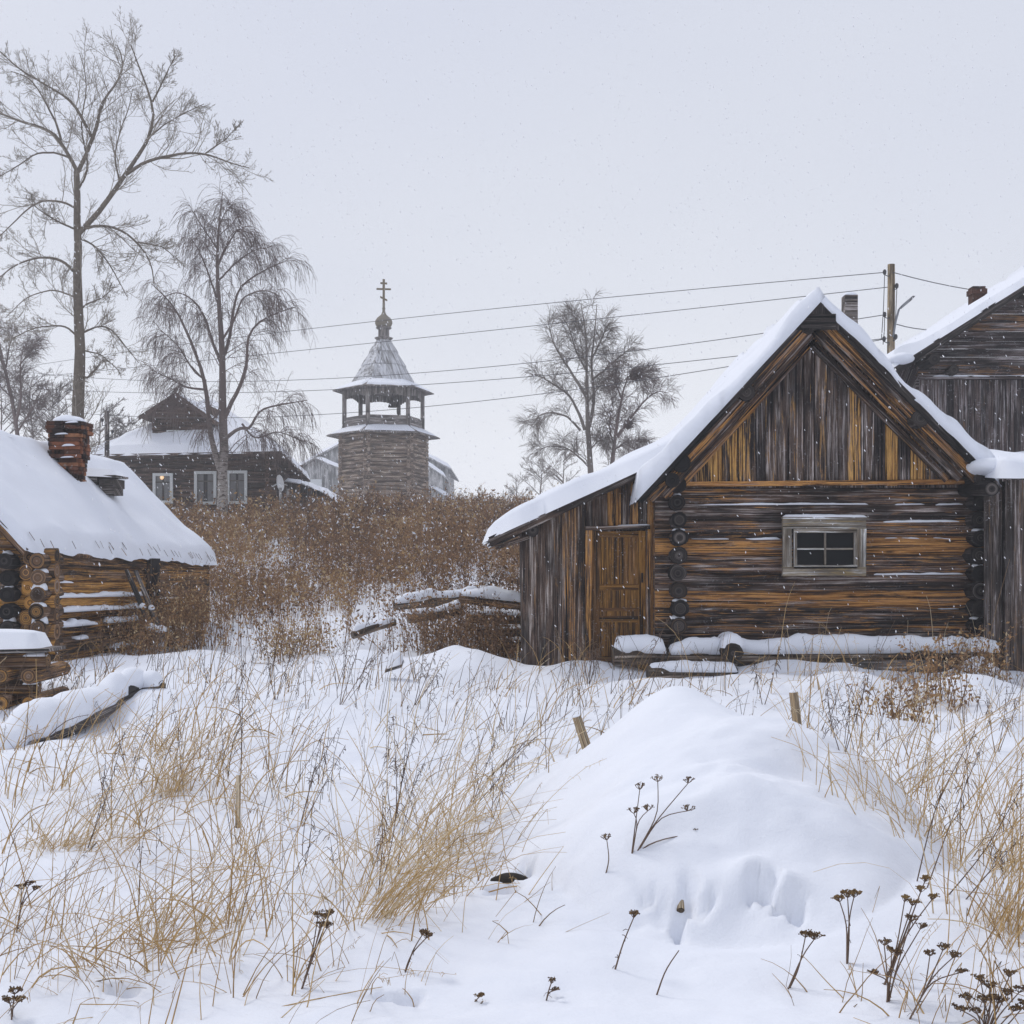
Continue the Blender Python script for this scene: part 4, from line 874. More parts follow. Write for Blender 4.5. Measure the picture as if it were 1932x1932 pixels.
# ------------------------------------------------------------------ bell tower
def tower():
    D=80.0; cx=X(724,D); t=thing('bell_tower','six-sided grey log bell tower with tent roof, onion dome and wooden cross','bell tower',(cx,D,4.6))
    AN=[math.radians(-17+60*k) for k in range(6)]
    def hexr(R,z,cxx=cx): return [Vector((cxx+R*math.sin(a),D-R*math.cos(a),z)) for a in AN]
    mb=MB(); R=2.72; n=23; z0,z1=4.3,10.15; h=(z1-z0)/n
    for k in range(n):
        for q in range(6):
            a=hexr(R,0)[q]; b=hexr(R,0)[(q+1)%6]; dv=(b-a).normalized(); z=z0+h*(k+.5)+(h/2 if q%2 else 0)
            mb.log(Vector((a.x,a.y,z))-dv*.22,Vector((b.x,b.y,z))+dv*.22,h*.53,seg=8,n=4,warm=random.uniform(.3,.6),wob=.05,capwarm=.3)
    mb.build('log_wall',M['tower'],t)
    def skirt(R0,z0_,R1,z1_,name,mat,snow=0,nb=9):
        mb=MB(); A=hexr(R0,z0_); B=hexr(R1,z1_)
        for q in range(6):
            a,a2,b,b2=A[q],A[(q+1)%6],B[q],B[(q+1)%6]
            for k in range(nb):
                s0,s1=k/nb+.004,(k+1)/nb-.004; p,pp=a.lerp(a2,s0),a.lerp(a2,s1); r,rr=b.lerp(b2,s0),b.lerp(b2,s1); up=Vector((0,0,.06))
                mb.loft([[p,pp,rr,r],[p+up,pp+up,rr+up,r+up]],random.uniform(.3,.5),cap0=True,cap1=True)
        o=mb.build(name,M[mat],t)
        if snow:
            A=hexr(R0-.1,z0_+.07); B=hexr(R1,z1_+.07)
            for q in range(6): snow_slab('roof_snow',A[q],A[(q+1)%6],B[(q+1)%6],B[q],snow,o,M['snow'],seed=q,edge=.12,over=-.03,res=.18,wav=.08)
        return o
    skirt(3.72,9.88,2.5,10.42,'lower_eave','towerboard',.07)
    mb=MB(); f=hexr(2.75,10.40); mb.loft([f,hexr(2.75,10.44)],cap0=True,cap1=True); mb.build('gallery_floor',M['towerboard'],t)
    for q in range(6):
        p=hexr(2.55,0)[q]; mb=MB(); mb.board((p.x,p.y,10.40),(p.x,p.y,12.95),(.25,0,0),(0,.25,0),.4); mb.board((p.x,p.y,10.42),(p.x,p.y,11.2),(.26,0,0),(0,.26,0),.4); mb.build('gallery_post',M['towerboard'],t)
    mb=MB(); fz=MB(); P=hexr(2.55,0)
    for q in range(6):
        a,b=P[q],P[(q+1)%6]; dv=(b-a).normalized(); nb=10; L=(b-a).length
        for k in range(3): mb.board(Vector((a.x,a.y,10.58+.21*k))+dv*.14,Vector((b.x,b.y,10.58+.21*k))-dv*.14,(0,0,.2),dv.cross(Vector((0,0,1)))*.05,.4)
        for k in range(nb):
            s=(k+.5)/nb; p=a+dv*(.12+(L-.24)*s); zz=12.40-.16*math.sin(s*math.pi)**2*-1; zz=12.28+.22*math.sin(s*math.pi)
            fz.board((p.x,p.y,zz),(p.x,p.y,12.95),dv*((L-.24)/nb-.01),dv.cross(Vector((0,0,1)))*.04,random.uniform(.3,.5))
    mb.build('parapet',M['towerboard'],t); fz.build('frieze',M['towerboard'],t)
    mb=MB(); mb.loft([hexr(2.75,12.9),hexr(2.75,12.94)],cap0=True,cap1=True); mb.build('ceiling',M['towerboard'],t)
    skirt(3.32,12.80,2.02,13.34,'upper_eave','towerboard',.10)
    # tent in three courses of boards
    zs_=[(13.36,2.08),(14.55,1.42),(15.45,.90),(16.32,.40)]
    for i in range(3):
        (za,ra),(zb,rb)=zs_[i],zs_[i+1]; mb=MB(); A=hexr(ra+.07,za); B=hexr(rb,zb); nb=8
        for q in range(6):
            for k in range(nb):
                s0,s1=k/nb+.01,(k+1)/nb-.01; p,pp=A[q].lerp(A[(q+1)%6],s0),A[q].lerp(A[(q+1)%6],s1); r,rr=B[q].lerp(B[(q+1)%6],s0),B[q].lerp(B[(q+1)%6],s1)
                tip=(p+pp)/2+Vector((0,0,-.07)); mb.poly([tip,pp,rr,r,p]) 
        mb.loft([hexr(ra-.02,za),hexr(rb-.03,zb)],.3); mb.build('tent_roof',M['tent'],t)
    mb=MB(); mb.lathe((cx,D,0),[(.40,16.2),(.58,16.32),(.60,16.37),(.42,16.42),(.36,16.46),(.36,16.92),(.50,16.98),(.52,17.04),(.36,17.06)],18,.4); mb.build('drum',M['towerboard'],t)
    mb=MB(); mb.lathe((cx,D,0),[(.36,17.05),(.50,17.15),(.57,17.32),(.55,17.48),(.44,17.66),(.28,17.79),(.17,17.90),(.11,18.05),(.08,18.2),(.12,18.28),(.08,18.36),(.09,18.6),(.05,18.64)],20,.4); mb.build('onion_dome',M['dome'],t)
    mb=MB(); ax=Vector((math.cos(.3),math.sin(.3),0))
    mb.board((cx,D,18.5),(cx,D,20.2),ax*.14,Vector((-ax.y,ax.x,0))*.1,.4)
    for z,hw,tl in ((19.93,.22,0),(19.55,.47,.02),(18.93,.23,-.10)): mb.board(Vector((cx,D-.01,z-tl))-ax*hw,Vector((cx,D-.01,z+tl))+ax*hw,(0,0,.11),Vector((-ax.y,ax.x,0))*.085,.4)
    mb.build('cross',M['crossw'],t)
    for (dx,dy,z,r) in ((.55,.2,12.15,.30),(.95,-.3,12.1,.17)):
        mb=MB(); mb.lathe((cx+dx,D+dy,z),[(.02,.5),(r*.35,.45),(r*.5,.3),(r*.65,.05),(r,-.25),(r*.95,-.27)],14); mb.tube([(cx+dx,D+dy,z+.45),(cx+dx,D+dy,12.95)],.03); mb.build('bell',M['bell'],t)
tower()

# ------------------------------------------------------------------ pale church behind the tower
def church():
    D=100.0; t=thing('church','pale grey board church with snowy gables half hidden behind the bell tower','church',(X(700,D),D+8,5))
    def gable(name,x0,x1,ye,xa,ya,d,depth,ov=.5):
        a,b=X(x0,d),X(x1,d); ze=Z(ye,d); xm=X(xa,d); zm=Z(ya,d); mb=MB(); x=a+ov
        sl=(zm-ze)/(xm-a); sr=(zm-ze)/(b-xm)
        while x<b-ov:
            xc=x+.12; zt=min(ze+(xc-a)*sl,ze+(b-xc)*sr)-.12
            mb.board((xc,d,4.0),(xc,d,zt),(.235,0,0),(0,.06,0),random.uniform(.3,.5)); x+=.24
        mb.box((a+ov,d+depth/2,(ze+4)/2),(.1,depth,ze-4),.4); mb.box((b-ov,d+depth/2,(ze+4)/2),(.1,depth,ze-4),.4)
        mb.build(name+'_wall',M['church'],t)
        for s in (0,1):
            e=a if s==0 else b; mb=MB(); P=[Vector((e,d-ov,ze)),Vector((xm,d-ov,zm)),Vector((xm,d+depth,zm)),Vector((e,d+depth,ze))]
            mb.loft([[p-Vector((0,0,.14)) for p in P],P],cap0=True,cap1=True); rf=mb.build(name+'_roof',M['church'],t)
            q=(P[0],P[3],P[2],P[1]) if s else (P[3],P[0],P[1],P[2])
            snow_slab('roof_snow',*[p+Vector((0,0,.01)) for p in q],.22,rf,M['snow'],seed=80+s,edge=.2,over=.0,res=.4,wav=.08)
    gable('nave',556,852,884,700,806,D,14)
    gable('porch',560,646,884,594,864,96.0,4.5,.35)
    gable('annex',770,842,900,800,872,97.0,3,.3)
    gable('lean_wing',800,866,950,812,918,96.4,3,.3)
    mb=MB(); a,b,c,d=X(573,95.8),X(607,95.8),Z(904,95.8),Z(950,95.8); mb.board((a,95.86,(c+d)/2),(b,95.86,(c+d)/2),(0,0,c-d),(0,.06,0),.3); mb.build('porch_door',M['paint'],t)
    for px in (566,616,636): mb=MB(); mb.board((X(px,95.7),95.75,4.6),(X(px,95.7),95.75,Z(886,95.7)),(.2,0,0),(0,.2,0),.4); mb.build('porch_post',M['church'],t)
church()
# small gabled well house on the crest, right of the tower
def well():
    D=66.0; x=X(884,D); g=Hs(x,D); t=thing('well_house','tiny steep gabled well roof on the crest right of the bell tower','well',(x,D,g)); zt=Z(952,D); ze=Z(986,D)
    mb=MB(); 
    for k in range(6): 
        z=ze+(zt-ze)*k/6; hw=(zt-z)/(zt-ze)*.75
        mb.board((x-hw,D,z+.06),(x+hw,D,z+.06),(0,0,(zt-ze)/6-.01),(0,.04,0),.4)
    mb.build('gable_boards',M['gray'],t)
    for s in (-1,1):
        P=[Vector((x,D-.25,zt)),Vector((x+s*.95,D-.25,ze-.05)),Vector((x+s*.95,D+1.4,ze-.05)),Vector((x,D+1.4,zt))]
        mb=MB(); mb.loft([[p-Vector((0,0,.07)) for p in P],P],cap0=True,cap1=True); rf=mb.build('roof',M['gray'],t)
        q=(P[2],P[1],P[0],P[3]) if s<0 else (P[1],P[2],P[3],P[0])
        snow_slab('roof_snow',*[p+Vector((0,0,.01)) for p in q],.10,rf,M['snow'],seed=90,edge=.1,over=0,res=.1)
    mb=MB()
    for s in (-.6,.6): mb.board((x+s,D+.05,g-.2),(x+s,D+.05,ze+.2),(.12,0,0),(0,.12,0),.4)
    mb.build('post',M['gray'],t)
well()
# low fence rail left of the well
mb=MB(); a=at(822,985,64);b=at(905,987,64); t=thing('rail_fence','low snow-lined rail fence at the foot of the well roof','fence',(a+b)/2+Vector((0,0,-.8)))
mb.tube([a,b],.05); mb.build('rail',M['gray'],t)
for s in (0,.5,1): p=a.lerp(b,s); mb=MB(); mb.tube([p+Vector((0,0,-1)),p+Vector((0,0,.15))],.06); mb.build('post',M['gray'],t)
snow_strip('snow_cap',a+Vector((0,0,.03)),b+Vector((0,0,.03)),.1,.05,t,M['snow'])
# snowed-over lumps amid the weeds on the slope
for k,(px,py,rx,ry,rz,lab) in enumerate(((772,990,.62,.5,.32,'left snowed-over stone hump amid the brown weeds below the tower'),(806,993,.42,.4,.24,'right snowed-over stone hump amid the brown weeds below the tower'))):
    d=48; p=at(px,py,d); o=snow_lump('snowed_stone',(p.x,p.y,p.z-.25),rx,ry,rz+.2,None,M['snow'],seed=k+2,loc=(p.x,p.y,p.z-.3),label=lab,cat='stone')

# ------------------------------------------------------------------ poles and wires
def pole_right():
    D=32.0; x=X(1680,D); g=Hs(x,D); t=thing('utility_pole','tall wooden utility pole with a street lamp behind the cabin roof','utility pole',(x,D,g))
    mb=MB(); mb.log((x,D,g),(x+.02,D,Z(499,D)),.115,.095,seg=12,n=14,warm=.5,wob=.04); mb.build('pole',M['stake'],t)
    ins=[(1669,514),(1692,540),(1669,594),(1690,636),(1668,640)]
    for px,py in ins:
        p=at(px,py,D-.1); mb=MB(); mb.lathe(p,[(.02,-.06),(.045,-.03),(.05,.03),(.03,.07),(.01,.08)],10); mb.tube([p+Vector((0,0,-.06)),Vector(((p.x+x)/2,D-.1,p.z-.10)),Vector((x,D-.05,p.z-.04))],.012); mb.build('insulator',M['ceramic'],t)
    mb=MB(); mb.tube([at(1685,636,D-.1),at(1690,606,D-.12),at(1696,584,D-.16),at(1702,578,D-.2)],.028,8); mb.build('lamp_arm',M['metal'],t)
    a,b=at(1701,579,D-.2),at(1720,563,D-.4); mb=MB(); mb.board(a,b,(0,.2,.06),(.09,.0,.10),.3); lp=mb.build('lamp_head',M['metal'],t)
    mb=MB(); d=(b-a)*.12; mb.board(b-d,b+d*.6,(0,.17,.05),(.09,0,.10),.3); mb.build('end_cap',M['ceramic'],lp)
    for px0,py0,px1,py1 in ((1669,516,1663,640),(1669,598,1666,650),(1692,545,1686,640)):
        mb=MB(); mb.tube([at(px0,py0,D-.12),at((px0+px1)/2+1,(py0+py1)/2,D-.12),at(px1,py1,D-.12)],.011,5); mb.build('down_wire',M['wire'],t)
    return D
pole_right()
def pole_left():
    D=46.0; x=X(202,D); g=Hs(x,D); t=thing('utility_pole','short grey wooden pole with hook insulators beside the log house roof','utility pole',(x,D,g))
    mb=MB(); mb.log((x,D,g),(x,D,Z(775,D)),.10,.085,seg=10,n=8,warm=.35); mb.build('pole',M['gray'],t)
    for px,py in ((193,793),(212,815)):
        p=at(px,py,D-.1); mb=MB(); mb.lathe(p,[(.02,-.06),(.05,-.02),(.055,.04),(.01,.08)],8); mb.tube([p+Vector((0,0,-.05)),p+Vector((0,0,-.2)),Vector((x,D-.08,p.z-.2))],.02); mb.build('insulator',M['ceramic'],t)
pole_left()
WR=[((60,690),(570,622),(1669,514),'topmost overhead wire running from the far left to the pole top'),((60,712),(570,661),(1692,540),'second overhead wire from the top, crossing behind the right birch'),
    ((60,703),(560,717),(1669,594),'third overhead wire from the top, crossing the tent roof of the tower'),((60,732),(560,738),(1690,636),'fourth overhead wire from the top, skirting the tower eave'),((60,770),(590,783),(1668,640),'lowest overhead wire, crossing behind the tower gallery')]
for k,(a,m,b,lab) in enumerate(WR):
    d0,d1=62.,31.9; P0,P2=at(*a,d0),at(*b,d1)
    s=(m[0]-a[0])/(b[0]-a[0]); u=s*d1/(d0*(1-s)+s*d1) if False else None
    # depth along the span at the middle survey point
    best=min((abs(CX+(P0.x+(P2.x-P0.x)*q)/(P0.y+(P2.y-P0.y)*q)*F-m[0]),q) for q in np.linspace(0,1,400)); q=best[1]
    dm=d0+(d1-d0)*q; zm=Z(m[1],dm); sag=(P0.z+(P2.z-P0.z)*q-zm)/(4*q*(1-q))
    pts=[P0.lerp(P2,r)-Vector((0,0,4*sag*r*(1-r))) for r in np.linspace(0,1,28)]
    P0b=P0+(P0-P2)*.5; pts=[P0b+Vector((0,0,1.0))]+pts
    c=pts[14]; mb=MB(); mb.tube(pts,.011,5); mb.build('overhead_wire',M['wire'],None,c,label=lab,cat='wire',group='overhead wires')
for k,(b,lab) in enumerate((((1932,543),'wire leaving the pole top to the right over the neighbour roof'),((1800,602),'lower wire leaving the pole to the right toward the neighbour eave'))):
    p=at(*((1685,514) if k==0 else (1692,612)),31.9); q=at(*b,36 if k==0 else 34); q=p+(q-p)*1.6; mb=MB(); mb.tube([p.lerp(q,r)-Vector((0,0,.25*4*r*(1-r))) for r in np.linspace(0,1,12)],.013,5); mb.build('overhead_wire',M['wire'],None,p,label=lab,cat='wire',group='overhead wires')
# ------------------------------------------------------------------ trees
def resample(pts,K):
    pts=np.asarray(pts,float); s=np.concatenate([[0],np.cumsum(np.linalg.norm(np.diff(pts,axis=0),axis=1))]); q=np.linspace(0,s[-1],K)
    out=np.stack([np.interp(q,s,pts[:,i]) for i in range(3)],1)
    for _ in range(2): out[1:-1]=(out[:-2]+2*out[1:-1]+out[2:])/4
    return out
def spawn(P,R,n,tr,L,ang,up,curve,K,rk,rmin,rng,wig=.12,tipk=.35,cap=2.2):
    """n children on every parent twig; returns points and radii"""
    M_,K0,_=P.shape; m=M_*n; pi=np.repeat(np.arange(M_),n)
    t=rng.uniform(tr[0],tr[1],m); f=t*(K0-1); i=np.minimum(f.astype(int),K0-2); fr=(f-i)[:,None]
    base=P[pi,i]*(1-fr)+P[pi,i+1]*fr; tan=P[pi,i+1]-P[pi,i]; tan/=np.linalg.norm(tan,axis=1,keepdims=True)+1e-9
    pl=np.linalg.norm(np.diff(P,axis=1),axis=2).sum(1)[pi]
    rp=R[pi,i]*(1-fr[:,0])+R[pi,i+1]*fr[:,0]
    pr=rng.normal(size=(m,3)); pr-=(pr*tan).sum(1,keepdims=True)*tan; pr/=np.linalg.norm(pr,axis=1,keepdims=True)
    a=rng.uniform(ang[0],ang[1],m)[:,None]; d=np.cos(a)*tan+np.sin(a)*pr; d[:,2]+=up; d/=np.linalg.norm(d,axis=1,keepdims=True)
    ln=rng.uniform(L[0],L[1],m)*(pl*(1-.6*t) if L[1]<=1.5 and L[2] else 1)
    ln=np.minimum(ln,cap*rng.uniform(.55,1.0,m))
    out=np.zeros((m,K,3)); out[:,0]=base; st=(ln/(K-1))[:,None]
    for k in range(1,K):
        d=d+rng.normal(size=(m,3))*wig; d[:,2]+=curve[0]+(curve[1]-curve[0])*k/(K-1); d/=np.linalg.norm(d,axis=1,keepdims=True); out[:,k]=out[:,k-1]+d*st
    r0=np.maximum(np.minimum(rp*rk,ln*.011),rmin)[:,None]; rr=r0+(np.minimum(rmin,r0)-r0)*np.linspace(0,1,K)[None,:]
    return out,np.maximum(rr,rmin*tipk+rmin*(1-tipk)*np.linspace(1,0,K)[None,:])
def tree(name,label,limbs,d,mats,lv,seed,group=None,cat='tree',sides=8):
    """limbs: (surveyed points, first radius, last radius, depth drift); lv: twig generations"""
    rng=np.random.default_rng(seed); base=at(*limbs[0][0][0],d); g=Hs(base.x,base.y)
    t=thing(name,label,cat,(base.x,base.y,g),group); Ps=[];Rs=[]
    for q,(pts,r0,r1,dr) in enumerate(limbs):
        n=len(pts); w=[np.array(at(px,py,d+dr[0]+(dr[1]-dr[0])*k/(n-1))) for k,(px,py) in enumerate(pts)]
        if q==0: w=[np.array([w[0][0],w[0][1],g-.3])]+w
        Ps.append(resample(w,16)); Rs.append(np.linspace(r0,r1,16)**1.0)
    P=np.array(Ps); R=np.array(Rs)
    P[:,1:]+=rng.normal(size=P[:,1:].shape)*R[:,1:,None]*.12
    v,qd,_=tubes(P,R,sides); arr_mesh('trunk',v,qd,mats[0],t)
    parts=[]; cur=[(P[1:] if len(P)>3 else P,R[1:] if len(P)>3 else R)] ; main=(P,R)
    pool=[main]
    for (n,tr,L,ang,up,curve,K,rk,rmin,wig,sd) in lv:
        nxt=[]
        for (p,r) in pool:
            c=spawn(p,r,n,tr,L,ang,up,curve,K,rk,rmin,rng,wig); v,qd,_=tubes(c[0],c[1],sd); parts.append((v,qd,None)); nxt.append(c)
        pool=nxt
    V,Q,_=merge(parts); arr_mesh('crown',V,Q,mats[1],t)
    return t
# tall poplar, left
POP=[([(146,1010),(147,860),(147,790),(150,640),(148,570),(145,500),(148,440),(148,396),(149,355),(145,323)],.30,.11,(0,0)),
 ([(149,440),(191,396),(227,345),(260,295),(287,254),(294,219),(288,186),(273,145),(262,109),(247,55)],.13,.02,(0,-.8)),
 ([(288,190),(303,153),(317,115),(331,82)],.045,.016,(-.6,-1.2)),
 ([(240,328),(273,303),(314,295),(355,287),(391,290),(437,309),(470,317)],.08,.016,(-.2,-1.6)),
 ([(388,289),(427,262),(448,238)],.035,.014,(-1.2,-1.8)),
 ([(146,326),(164,295),(172,262),(183,246),(187,208),(191,189),(213,159),(232,123),(235,90),(221,57)],.10,.018,(0,1.0)),
 ([(173,258),(161,238),(148,208),(134,186),(115,170),(90,153),(55,128),(27,104),(-4,66)],.075,.016,(.4,-1)),
 ([(145,323),(128,290),(115,265),(90,243),(55,235),(0,213),(-50,205)],.095,.02,(0,.8)),
 ([(115,263),(107,232),(90,202),(77,170),(55,131),(20,118)],.055,.016,(.3,1.5)),
 ([(132,298),(104,287),(68,288),(36,312),(-5,335)],.05,.014,(.1,-1.2)),
 ([(147,395),(120,380),(79,377),(49,396),(22,424),(-5,450)],.055,.015,(0,1.2)),
 ([(148,435),(115,421),(90,407),(60,385)],.05,.014,(0,-1.4)),
 ([(152,432),(175,427),(200,424),(235,437),(262,459),(287,498),(291,540)],.07,.016,(0,-1.2)),
 ([(260,457),(306,465),(336,490)],.035,.013,(-1,-1.6)),
 ([(138,511),(118,490),(74,484),(27,500),(-6,528)],.07,.018,(0,.9)),
 ([(150,450),(178,462),(208,500),(240,560)],.045,.014,(0,1.4)),
 ([(148,590),(161,574),(191,564),(212,545)],.045,.014,(0,-.9)),
 ([(150,630),(165,624),(185,614),(208,617),(235,651),(262,685)],.05,.013,(0,1)),
 ([(143,632),(124,614),(67,617),(20,640)],.045,.013,(0,-1)),
 ([(147,705),(165,714),(188,688)],.055,.035,(0,-.4)),
 ([(149,355),(170,320),(160,280),(150,230),(165,170),(160,110),(150,75)],.05,.014,(0,1.8)),
 ([(227,345),(215,300),(225,250),(245,200),(250,160)],.045,.013,(-.2,1.6)),
 ([(287,254),(310,235),(345,215),(385,195)],.035,.012,(-.5,.8)),
 ([(140,560),(100,545),(50,560),(10,600)],.04,.012,(0,1.5)),
 ([(150,660),(190,668),(225,700)],.035,.012,(0,1.6))]
U1=math.radians
POP=[([(x,y if y>200 else 200-(200-y)*.80) for x,y in p],a*(1 if k==0 else .82),b,c) for k,(p,a,b,c) in enumerate(POP)]
tree('poplar','tallest bare poplar with thick forking trunk at the upper left',POP,45,(M['poplar'],M['poplar_twig']),
 [(17,(.15,1.0),(.3,.62,True),(U1(25),U1(60)),.12,(.0,.08),8,.45,.0085,.09,4),
  (9,(.15,1.0),(.3,.7,True),(U1(28),U1(60)),.10,(-.02,.12),6,.6,.0065,.09,3),
  (4,(.2,1.0),(.25,.6,True),(U1(35),U1(70)),.06,(0,.14),4,.8,.005,.08,3)],3)
BIR=[([(418,985),(420,967),(420,903),(422,819),(422,752),(420,685),(417,634),(415,584),(410,533),(408,483),(411,440),(415,400),(420,362)],.24,.018,(0,0)),
 ([(420,900),(403,853),(391,769),(388,718),(370,668),(349,617),(329,574),(302,547),(285,535)],.13,.018,(0,-1)),
 ([(422,792),(437,759),(460,718),(467,671),(465,634),(480,611),(517,591),(556,580)],.10,.016,(0,-.9)),
 ([(418,680),(433,644),(440,584),(450,540),(497,510),(540,492)],.08,.015,(0,.9)),
 ([(417,685),(400,644),(386,594),(370,570),(336,547),(310,560)],.075,.015,(0,.8)),
 ([(423,830),(457,800),(470,816),(487,772),(537,762),(580,755)],.08,.015,(-.3,-1.4)),
 ([(390,735),(353,732),(329,718),(285,698)],.05,.014,(-.4,-1.6)),
 ([(415,584),(395,520),(375,470),(360,450)],.05,.014,(0,1.2)),
 ([(411,500),(430,460),(450,430),(470,440)],.05,.014,(0,-1)),
 ([(420,640),(445,600),(455,560),(500,545),(530,560)],.05,.014,(0,-1.6)),
 ([(457,800),(480,830),(525,812),(575,835)],.045,.013,(-.6,-1.5)),
 ([(388,718),(365,700),(335,650),(300,620)],.045,.013,(-.4,1)),
 ([(410,533),(440,500),(480,470),(505,468)],.045,.013,(0,1.3)),
 ([(422,752),(400,800),(370,770),(330,760),(290,770)],.045,.013,(0,-1.3)),
 ([(410,470),(390,440),(370,410),(365,400)],.035,.012,(0,-.8)),
 ([(412,430),(425,400),(440,385)],.03,.012,(0,.8))]
BLV=[(17,(.2,1.0),(.16,.38,True),(U1(25),U1(60)),.16,(.03,-.22),7,.45,.009,.10,4),
  (6,(.2,1.0),(.45,1.15,False),(U1(15),U1(55)),-.05,(-.2,-.45),6,.55,.0062,.10,3),
  (3,(.1,1.0),(.35,.85,False),(U1(10),U1(45)),-.15,(-.3,-.4),4,.7,.0058,.08,3)]
tree('birch','weeping bare birch with drooping dark twigs before the log house',BIR,50,(M['birch'],M['birch_twig']),BLV,5)
RB=[([(1114,930),(1114,885),(1110,825),(1107,756),(1107,702),(1107,647),(1103,601),(1096,572)],.19,.016,(0,0)),
 ([(1111,806),(1121,770),(1119,729),(1115,680),(1122,633),(1126,574)],.09,.015,(0,.6)),
 ([(1106,748),(1081,707),(1059,674),(1043,647),(1034,606)],.08,.015,(0,-.8)),
 ([(1103,811),(1092,778),(1075,745),(1043,724),(1021,710),(990,702)],.08,.014,(0,.7)),
 ([(1095,812),(1070,784),(1037,777),(1015,784),(999,811)],.055,.013,(.2,-1)),
 ([(1110,880),(1097,866),(1070,844),(1037,841),(1010,850)],.05,.013,(0,-.8)),
 ([(1119,715),(1144,696),(1168,674),(1194,653)],.055,.013,(.2,-.6)),
 ([(1107,700),(1085,660),(1075,620),(1060,595)],.05,.013,(0,1)),
 ([(1115,680),(1135,640),(1148,610)],.045,.013,(.2,-1)),
 ([(1108,760),(1130,730),(1150,720)],.045,.013,(0,1)),
 ([(1112,850),(1130,830),(1150,835)],.04,.012,(0,-1)),
 ([(1105,640),(1092,615),(1080,590)],.035,.012,(0,.5))]
RLV=[(20,(.15,.97),(.15,.34,True),(U1(25),U1(60)),.22,(.05,-.03),6,.45,.009,.10,4),
  (7,(.25,1.0),(.3,.65,False),(U1(20),U1(60)),.04,(-.01,-.16),5,.55,.0060,.10,3),
  (3,(.1,1.0),(.25,.55,False),(U1(15),U1(45)),-.0,(-.04,-.2),4,.7,.006,.08,3)]
tree('birch','taller bare birch right of centre, twin leaders above the lean-to roof',RB,55,(M['birch_pale_twig'],M['birch_pale_twig']),RLV,8)
RB2=[([(1152,925),(1155,866),(1163,811),(1168,770),(1175,743),(1182,707),(1195,690),(1212,683)],.15,.014,(0,0)),
 ([(1165,825),(1193,784),(1220,751),(1245,735),(1260,742)],.07,.014,(0,-.7)),
 ([(1160,840),(1150,815),(1152,780),(1160,740)],.05,.013,(0,.8)),
 ([(1172,750),(1160,720),(1165,695)],.045,.013,(0,-.6)),
 ([(1158,850),(1185,830),(1210,835)],.04,.012,(0,.8)),
 ([(1180,715),(1205,715),(1235,700)],.04,.012,(0,.5))]
t2=tree('birch','smaller birch with a round twig nest, right of the taller one',RB2,54,(M['birch_twig'],M['birch_twig']),RLV,9)
def nest(px,py,d,r,lab,seed):
    rng=np.random.default_rng(seed); c=np.array(at(px,py,d)); n=420; a=rng.normal(size=(n,3)); a/=np.linalg.norm(a,axis=1,keepdims=True); b=rng.normal(size=(n,3))
    p0=c+a*r*rng.uniform(.1,.9,(n,1)); p1=p0+b/np.linalg.norm(b,axis=1,keepdims=True)*r*.8+np.array([0,0,.05])
    P=np.stack([p0,(p0+p1)/2+rng.normal(size=(n,3))*.03,p1],1); v,q,_=tubes(P,np.full((n,3),.009),3)
    arr_mesh('twig_nest',v,q,M['birch_twig'],None,tuple(c),label=lab,cat='nest')
nest(1201,707,54,.36,'dark round clump of twigs high in the smaller right birch',1)
nest(1186,803,54,.20,'small dark twig clump low in the smaller right birch',2)
# a faraway screen of trees, each simple
def simple_tree(label,px,base,top,d,seed,mats,wd=.28,group='bare trees far off',name='bare_tree',lv=None,n=9,r=.10):
    rng=np.random.default_rng(seed); h=base-top; limbs=[([(px,base),(px+rng.uniform(-.03,.03)*h,base-.35*h),(px+rng.uniform(-.05,.05)*h,base-.7*h),(px+rng.uniform(-.06,.06)*h,top)],r,.012,(0,0))]
    for k in range(n):
        f=rng.uniform(.12,.85); s=rng.choice([-1,1]); y=base-f*h; L=h*wd*(1.1-f*.7)*rng.uniform(.7,1.2)
        limbs.append(([(px,y),(px+s*L*.45,y-L*.45),(px+s*L,y-L*rng.uniform(.55,1.1))],r*.45*(1-f*.6),.010,(0,rng.uniform(-1.2,1.2))))
    return tree(name,label,limbs,d,mats,lv or [(11,(.15,1.0),(.25,.55,True),(U1(22),U1(55)),.15,(.0,.04),5,.5,.009,.12,3),(6,(.2,1.0),(.3,.7,True),(U1(20),U1(50)),.06,(-.05,.0),4,.6,.0075,.12,3)],seed,group)
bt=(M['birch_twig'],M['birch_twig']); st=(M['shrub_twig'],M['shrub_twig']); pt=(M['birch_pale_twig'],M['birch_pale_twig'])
PINK=tree('birch','reddish leaning birch at the left edge behind the bathhouse roof',[([(42,880),(30,800),(22,750),(8,690),(-4,640)],.14,.05,(0,0)),([(30,800),(40,750),(38,690),(45,650)],.08,.014,(0,-.5)),([(24,752),(10,700),(18,650),(30,615)],.06,.013,(0,.6)),([(10,695),(-10,660),(-20,600)],.05,.013,(0,.6)),([(33,815),(62,770),(80,730)],.05,.013,(0,.7)),([(22,750),(-10,720),(-30,700)],.04,.013,(0,-1)),([(36,690),(60,660),(70,640)],.04,.012,(0,.4))],58,(M['birch_twig'],M['birch_twig']),RLV,21)
for k,(px,b,tp,d,m,lab) in enumerate(((5,880,690,62,st,'bushy bare thicket tree at the far left edge'),(60,880,700,64,st,'bare twiggy tree just left of the poplar trunk, farther off'),(100,880,715,60,st,'bare twiggy tree directly behind the brick chimney'),(188,890,745,62,st,'low bare tree between poplar trunk and short pole'),(125,880,740,66,pt,'faint bare tree behind the poplar trunk, low down'),
    (238,880,790,60,st,'faint small bare tree left of the log house roof'))):
    simple_tree(lab,px,b,tp,d,30+k,m,.42,n=13,r=.07)
